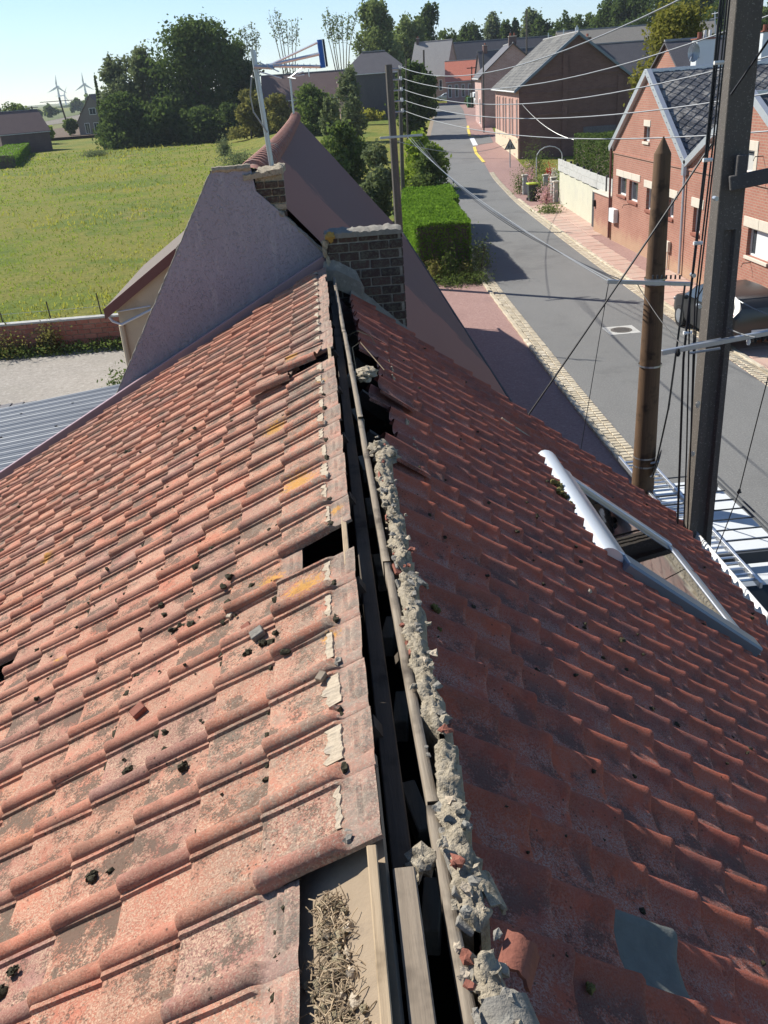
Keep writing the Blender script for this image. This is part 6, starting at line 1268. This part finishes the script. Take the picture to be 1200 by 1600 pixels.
# grey pole beyond the neighbour's roof and its fellow
sp = thing('street_pole', 'slim grey concrete pole rising behind the end of the neighbour roof', 'utility pole', (3.0, 36.6, -7.6)); T3 = at(607, 101, 36.6)
I3 = MB(); I3.tube([(3.06, 36.6, -7.7), (T3.x, 36.6, T3.z)], [.17, .13], 8); I3.build('shaft', M['conc'], sp)
for i in range(5): z = T3.z-.15-.36*i; mb = MB(); mb.tube([(T3.x, 36.6, z), (T3.x+.42, 36.6, z)], .03, 6); mb.build('wire_bracket', M['steel'], sp); mb = MB(); mb.tube([(T3.x+.42, 36.6, z-.03), (T3.x+.42, 36.6, z+.1)], .05, 8); mb.build('insulator', M['pvc'], sp)
mb = MB(); zz = at(622, 213, 36.6).z; mb.bbox(T3.x-.5, T3.x+1.1, 36.3, 36.36, zz-.04, zz+.04, .01); mb.build('crossarm', M['steel'], sp)
def far_pole(label, px, pyb, pyt, Y, r=.13, lean=0, arm=0, m='conc'):
    g = at(px, pyb, Y); b = Vector((g.x, Y, gz(g.x, Y))); tt = at(px+lean, pyt, Y); t = thing('utility_pole', label, 'utility pole', tuple(b), None); mb = MB(); mb.tube([b-Vector((0,0,.3)), tt], [r, r*.75], 8); mb.build('shaft', M[m], t)
    if arm: mb = MB(); q = b.lerp(tt, .95 if arm < 3 else .9); mb.tube([q-Vector((arm,0,-.1)), q+Vector((arm,0,.1))], .07, 5); mb.build('crossarm', M[m], t)
    return t
far_pole('second grey pole right behind the slim street pole', 624, 235, 106, 52, .12)
far_pole('thin pale pole in the dark thicket left of the road', 634, 175, 92, 90, .09)
far_pole('dark street pole left of the grey roofed house', 662, 150, 78, 150, .17, 0, 0, 'woodPG')
far_pole('thin dark pole in front of the red roofed cottage', 737, 158, 104, 160, .12, 0, .8, 'woodPG')
far_pole('tall grey mast rising behind the slate roof of the large brick house', 823, 60, 15, 140, .14)
far_pole('pole at the near corner of the narrow terrace house', 755, 150, 82, 112, .10)
far_pole('tall leaning pole with two crossarms in the far left meadow', 112, 216, 152, ong(112,216).y, .22, -20, 4.5, 'woodPG')
far_pole('leaning pole right of the small dark tree', 136, 214, 176, ong(136,214).y, .18, -11, 0, 'woodPG')
far_pole('leaning pole behind the brick cottage', 68, 226, 166, ong(68,226).y, .2, -19, 1.2, 'woodPG')
WG = 'overhead wires crossing the street'
def wire(label, p, q, sag, r, m='wireW', group=WG, n=22, name='overhead_wire'):
    p, q = Vector(p), Vector(q); mb = MB(); mb.tube([p.lerp(q, i/n)-Vector((0,0,4*sag*(i/n)*(1-i/n))) for i in range(n+1)], r, 5); o = mb.build(name, M[m], None); tag(o, label, 'wire', group); return o
A5 = [Vector((T3.x+.42, 36.6, T3.z-.1-.36*i)) for i in range(5)]
E5 = [at(1105, -22, 13), at(1300, -14, 13), at(1300, 60, 13), at(1300, 128, 13), at(1300, 196, 13)]
for i in range(5): wire(('highest of the five pale wires fanning from the slim street pole', 'second pale wire from the top, passing behind the concrete pole', 'middle pale wire of the five crossing the street', 'fourth pale wire, crossing the diamond slate roof', 'lowest of the five pale wires, crossing the tall dark hedge')[i], A5[i], E5[i], (.62,.72,.66,.55,.5)[i], .012)
Bz = Vector((T3.x+.5, 36.3, at(622, 213, 36.6).z))
for i in range(4): wire(('bundle wire to the far end of the wooden pole crossarm', 'second bundle wire sagging over the hedge', 'third bundle wire sagging over the road', 'lowest bundle wire reaching the wooden pole')[i], Bz+Vector((.15*i, 0, -.05*i)), at(953+9*i, 441, 11.6), .25+.10*i, .007, 'wireW' if i < 2 else 'cable')
wire('thin horizontal wire passing the slim street pole', at(600, 214, 36.5), at(790, 226, 60), .5, .012, 'wireW')
wire('curving pale cable on the dark gable of the large brick house', at(815, 162, 81), at(960, 213, 70), 1.3, .018, 'wireW')
ST = 'black stay cables and drops around the two poles'
wire('thick black stay from the concrete pole down to our far verge', at(1112, 225, 9.2), at(826, 648, 9.35), .02, .011, 'cable', ST)
wire('black cable rising from the concrete pole to the upper right', at(1142, 148, 9.2), at(1225, 28, 8.8), .0, .011, 'cable', ST)
wire('thin drop wire hanging from the left end of the steel crossarm', at(951, 442, 11.6), at(907, 706, 10.6), .0, .005, 'cable', ST)
wire('short loop wire under the steel crossarm', at(951, 442, 11.6), at(944, 480, 11.6), -.01, .005, 'cable', ST)
wire('wire with a small weight from the crossarm to the kerb side', at(996, 444, 11.6), at(1066, 540, 10.4), .05, .006, 'cable', ST)
wire('thick black cable hanging between the wooden and concrete poles', at(1070, 446, 11.3), at(1044, 640, 10.9), .04, .014, 'cable', ST)
wire('black cable running down the side of the wooden pole to the dish', at(1046, 630, 10.9), at(1020, 745, 11.5), .03, .012, 'cable', ST)
wire('thin black line with a knot hanging at the right edge', at(1208, 560, 8.4), at(1155, 768, 8.8), -.03, .006, 'cable', ST)
wire('lower half of the knotted line reaching our white gutter', at(1155, 768, 8.8), at(1112, 880, 8.8), .01, .006, 'cable', ST)
p = at(1155, 768, 8.8); mb = MB(); mb.lump(p, (.022,.022,.03), 3, 7, 5, .6); o = mb.build('cable_knot', M['cable'], None); tag(o, 'small black knot halfway down the line at the right edge', 'knot')
wire('pale wire leaving the lower crossarm to the right', at(1142, 462, 9.6), at(1215, 497, 8.8), .02, .006, 'wireW', ST)
wire('two strand wire from the crossarm towards the parked car', at(1125, 506, 9.6), at(1180, 527, 8.4), .02, .007, 'wireW', ST)
# warning sign at the large brick house
g = ong(797, 262); sg = thing('road_sign', 'triangular road sign with two dark figures by the large brick house', 'road sign', tuple(g)); top = at(803, 220, g.y)
mb = MB(); mb.tube([g, (g.x, g.y, top.z)], .045, 8); mb.build('post', M['steel'], sg)
def tri(r, y, m, nm, par):
    mb = MB(); r *= .55; P = [(-r*.87, -r*.5), (r*.87, -r*.5), (0, r)]; mb.add([(g.x+x, g.y-.06-y, top.z-.35+z) for x, z in P]+[(g.x+x, g.y-.03-y, top.z-.35+z) for x, z in P], [(0,1,2),(5,4,3),(0,3,4,1),(1,4,5,2),(2,5,3,0)]); return mb.build(nm, M[m], par)
s1 = tri(.98, 0, 'signK', 'plate', sg); tri(.78, .035, 'steel', 'panel', s1)
for dx in (-.11, .09): mb = MB(); mb.tube([(g.x+dx, g.y-.12, top.z-.50), (g.x+dx+.01, g.y-.12, top.z-.31)], .04, 6); mb.lump((g.x+dx, g.y-.12, top.z-.26), .042, 1, 7, 5, 0); mb.build('figure', M['signK'], s1)
# =================================================================== VEHICLES
def car(name, label, loc, yaw, Lc, Wc, Hc, paint, kind='hatch'):
    t = thing(name, label, 'van' if kind == 'van' else 'car', loc); MT = Matrix.Translation(loc) @ Matrix.Rotation(yaw, 4, 'Z')   # nose towards +y
    # side outline stations: (y, half width low, z low, z belt, half width roof, z roof)
    if kind == 'hatch': S = [(-.5,.86,.38,.62,.70,.66),(-.485,.92,.28,.66,.72,.80),(-.44,.95,.22,.66,.70,.92),(-.36,.98,.2,.68,.72,.985),(-.15,1,.2,.67,.76,1.0),(.06,1,.2,.66,.76,.985),(.20,1,.2,.65,.80,.86),(.29,1,.2,.64,.86,.68),(.40,.97,.22,.60,.84,.615),(.47,.90,.26,.52,.76,.53),(.5,.80,.34,.44,.66,.45)]
    else: S = [(-.5,.95,.3,.55,.86,.93),(-.48,.98,.2,.55,.88,.98),(-.2,1,.16,.56,.88,1.0),(.12,1,.16,.56,.88,1.0),(.22,1,.16,.56,.86,.985),(.35,1,.16,.55,.84,.70),(.42,.98,.18,.53,.84,.60),(.48,.92,.2,.46,.76,.50),(.5,.84,.3,.4,.66,.42)]
    V = []; n = 12; hw = Wc/2
    for y, wl, zl, zb, wr, zr in S:
        zl *= .9*.85; P = [(-wl*.94, zl), (-wl, zl+.08), (-wl, (zl+zb)/2), (-wl*.97, zb), (-wr, zr-.05 if zr > zb+.1 else zr-.005), (-wr*.90, zr), (wr*.90, zr), (wr, zr-.05 if zr > zb+.1 else zr-.005), (wl*.97, zb), (wl, (zl+zb)/2), (wl, zl+.08), (wl*.94, zl)]
        V += [(x*hw, y*Lc, z*Hc) for x, z in P]
    mb = MB(); mb.add(V, [(i*n+k, i*n+(k+1)%n, (i+1)*n+(k+1)%n, (i+1)*n+k) for i in range(len(S)-1) for k in range(n)]+[tuple(reversed(range(n))), tuple(range((len(S)-1)*n, len(S)*n))], MT)
    o = mb.build('body', paint, t, True, .5)
    # glazing patches proud of the body sides, front and rear
    def patch(P, nm='window'):
        mb = MB(); mb.add([(x*hw, y*Lc, z*Hc) for x, y, z in P], [tuple(range(len(P)))], MT); mb.add([(x*hw, y*Lc, z*Hc) for x, y, z in P], [tuple(reversed(range(len(P))))], MT); return mb.build(nm, M['glassD'], t)
    for s in (-1, 1):
        if kind == 'hatch':
            for (ya, yb, yc, yd) in ((-.36,-.19,-.19,-.34),(-.17,.04,.03,-.17),(.055,.24,.10,.045)): patch([(s*.99,ya,.70),(s*.99,yb,.69),(s*.80,yc,.925),(s*.80,yd,.925)])
        else: patch([(s*1.0,.05,.60),(s*1.0,.31,.60),(s*.90,.22,.92),(s*.90,.05,.92)])
        for yw in (-.31, .31):
            mb = MB(); c = MT @ Vector((s*hw*.90, yw*Lc, Hc*.215)); ax = (MT.to_3x3() @ Vector((s, 0, 0))); mb.tube([c-ax*.09, c+ax*.10], Hc*.215, 22); wh = mb.build('wheel', M['rubber'], t, True, .6)
            mb = MB(); mb.tube([c+ax*.09, c+ax*.112], Hc*.14, 16); mb.build('rim', M['steel'], wh)
        mb = MB(); mb.lump(MT @ Vector((s*hw*1.10, .17*Lc if kind == 'hatch' else .26*Lc, Hc*.68)), (.09,.06,.07), 2, 8, 6, .1); mb.build('mirror', M['plasticD'], t, True)
        mb = MB(); mb.lump(MT @ Vector((s*hw*.78, .475*Lc, Hc*.47)), (.13,.06,.07), 2, 8, 6, .1); mb.build('headlight', M['pvc'], t, True)
        mb = MB(); mb.lump(MT @ Vector((s*hw*.84, -.475*Lc, Hc*.62)), (.08,.05,.13), 2, 8, 6, .1); mb.build('tail_light', M['signR'], t, True)
    if kind == 'hatch': patch([(-.66,.265,.72),(.66,.265,.72),(.70,.085,.965),(-.70,.085,.965)], 'windscreen'); patch([(.60,-.492,.72),(-.60,-.492,.72),(-.62,-.425,.945),(.62,-.425,.945)], 'rear_window')
    else: patch([(-.80,.352,.705),(.80,.352,.705),(.78,.235,.965),(-.78,.235,.965)], 'windscreen')
    mb = MB(); mb.box(-.26, .26, -.5*Lc-.02, -.5*Lc+.01, .34*Hc, .34*Hc+.11, MT); mb.build('number_plate', M['pvc'], t)
    return t, MT
car('dark_car', 'charcoal hatchback parked on the pavement against the brick house', (11.75, 26.0, -7.56), R(2), 4.15, 1.78, 1.52, M['carpaint'])
tv, MV = car('white_van', 'white van with black roof rack parked beneath our white gutter', (5.02, 10.3, -7.58), R(180), 4.3, 1.42, 1.74, M['white'], 'van')
rk = thing('roof_rack', 'black roof rack with mesh side rails on the white van', 'roof rack', (5.02, 10.3, -5.80))
mb = MB()
for s in (-.62, .62): mb.tube([(4.95+s*.9, 9.7, -5.72), (4.95+s*.9, 12.3, -5.72)], .018, 6); mb.tube([(4.95+s*.9, 9.7, -5.64), (4.95+s*.9, 12.3, -5.64)], .014, 6)
mb.box(4.4, 5.5, 9.65, 9.68, -5.80, -5.64); mb.build('side_rail', M['plasticD'], rk)['kind'] = 'stuff'
for i in range(9): mb = MB(); y = 9.85+.3*i; mb.tube([(4.39, y, -5.73), (5.51, y, -5.73)], .011, 6); mb.build('bar', M['plasticD'], rk)
for y in (9.6, 11.6): mb = MB(); mb.box(5.42, 5.50, y+.3, y+.38, -5.84, -5.73); mb.build('foot', M['plasticD'], rk)
ldr = thing('ladder', 'aluminium ladder lying along the roof rack of the white van', 'ladder', (4.55, 10.9, -5.68))
for x in (4.36, 4.76): mb = MB(); mb.bbox(x-.018, x+.018, 8.9, 13.0, -5.70, -5.62, .004); mb.build('rail', M['alu'], ldr)
for i in range(28): mb = MB(); y = 9.05+.14*i; mb.tube([(4.38, y, -5.66), (4.74, y, -5.66)], .016, 6); mb.build('rung', M['alu'], ldr)
g = ong(714, 158); car('parked_car', 'small pale blue car parked at the end of the street', tuple(g+Vector((-1.0, 4, .02))), R(62), 4.4, 1.8, 1.5, simple('pale_blue_paint', (.42,.50,.56), .3, .2, bump=0))
g = ong(744, 166); car('white_van', 'small white van parked beside the clipped bush near the street end', tuple(g+Vector((.8, 2, .02))), R(188), 3.6, 1.9, 2.1, M['white'], 'van')
# =================================================================== WIND TURBINES
for i, (px, pyh, pyb, Y, r, ph, lab) in enumerate(((89.5,136,160,1750,16,.1,'largest wind turbine, behind the leaning pole with crossarms'),(131.5,132,160,1700,16,.02,'wind turbine left of the cypress'),(100.5,149,166,2900,13,.5,'smallest and farthest wind turbine, low on the horizon'))):
    b = at(px+3, pyb, Y); h = at(px, pyh, Y); R_t = r/FPX*Y; t = thing('wind_turbine', lab, 'wind turbine', (h.x, Y, -7.6), 'wind turbines on the left horizon')
    mb = MB(); mb.tube([(h.x, Y, -8), (h.x, Y, h.z)], [2.6, 1.3], 12); mb.build('tower', M['white'], t, True); mb = MB(); mb.bbox(h.x-2.2, h.x+2.2, Y-3, Y+7, h.z-2, h.z+2, .6); mb.build('nacelle', M['white'], t)
    for k in range(3):
        a = ph+k*2.0944; d = Vector((math.sin(a), 0, math.cos(a))); c = Vector((h.x, Y-3.6, h.z)); p = Vector((d.z, 0, -d.x)); mb = MB()
        mb.add([tuple(c+p*1.0), tuple(c-p*1.0), tuple(c+d*R_t*.25-p*1.9), tuple(c+d*R_t), tuple(c+d*R_t*.25+p*1.1), tuple(c+Vector((0,.7,0))), tuple(c+d*R_t*.25+Vector((0,.7,0)))], [(0,1,2,4),(4,2,3),(0,4,6,5),(5,6,2,1),(4,3,6),(6,3,2)]); mb.build('blade', M['white'], t)

# =================================================================== HAZE
hz = MB(); hz.box(-2200, 2200, -60, 3300, -9.0, 120.0); hm = bpy.data.materials.new('thin_haze'); hm.use_nodes = True; ht = hm.node_tree; ht.nodes.remove(ht.nodes['Principled BSDF'])
pvn = ht.nodes.new('ShaderNodeVolumePrincipled'); pvn.inputs['Density'].default_value = .00017; pvn.inputs['Color'].default_value = (.80, .88, 1.0, 1); ht.links.new(pvn.outputs[0], ht.nodes['Material Output'].inputs['Volume'])
o = hz.build('haze', hm); o['kind'] = 'stuff'
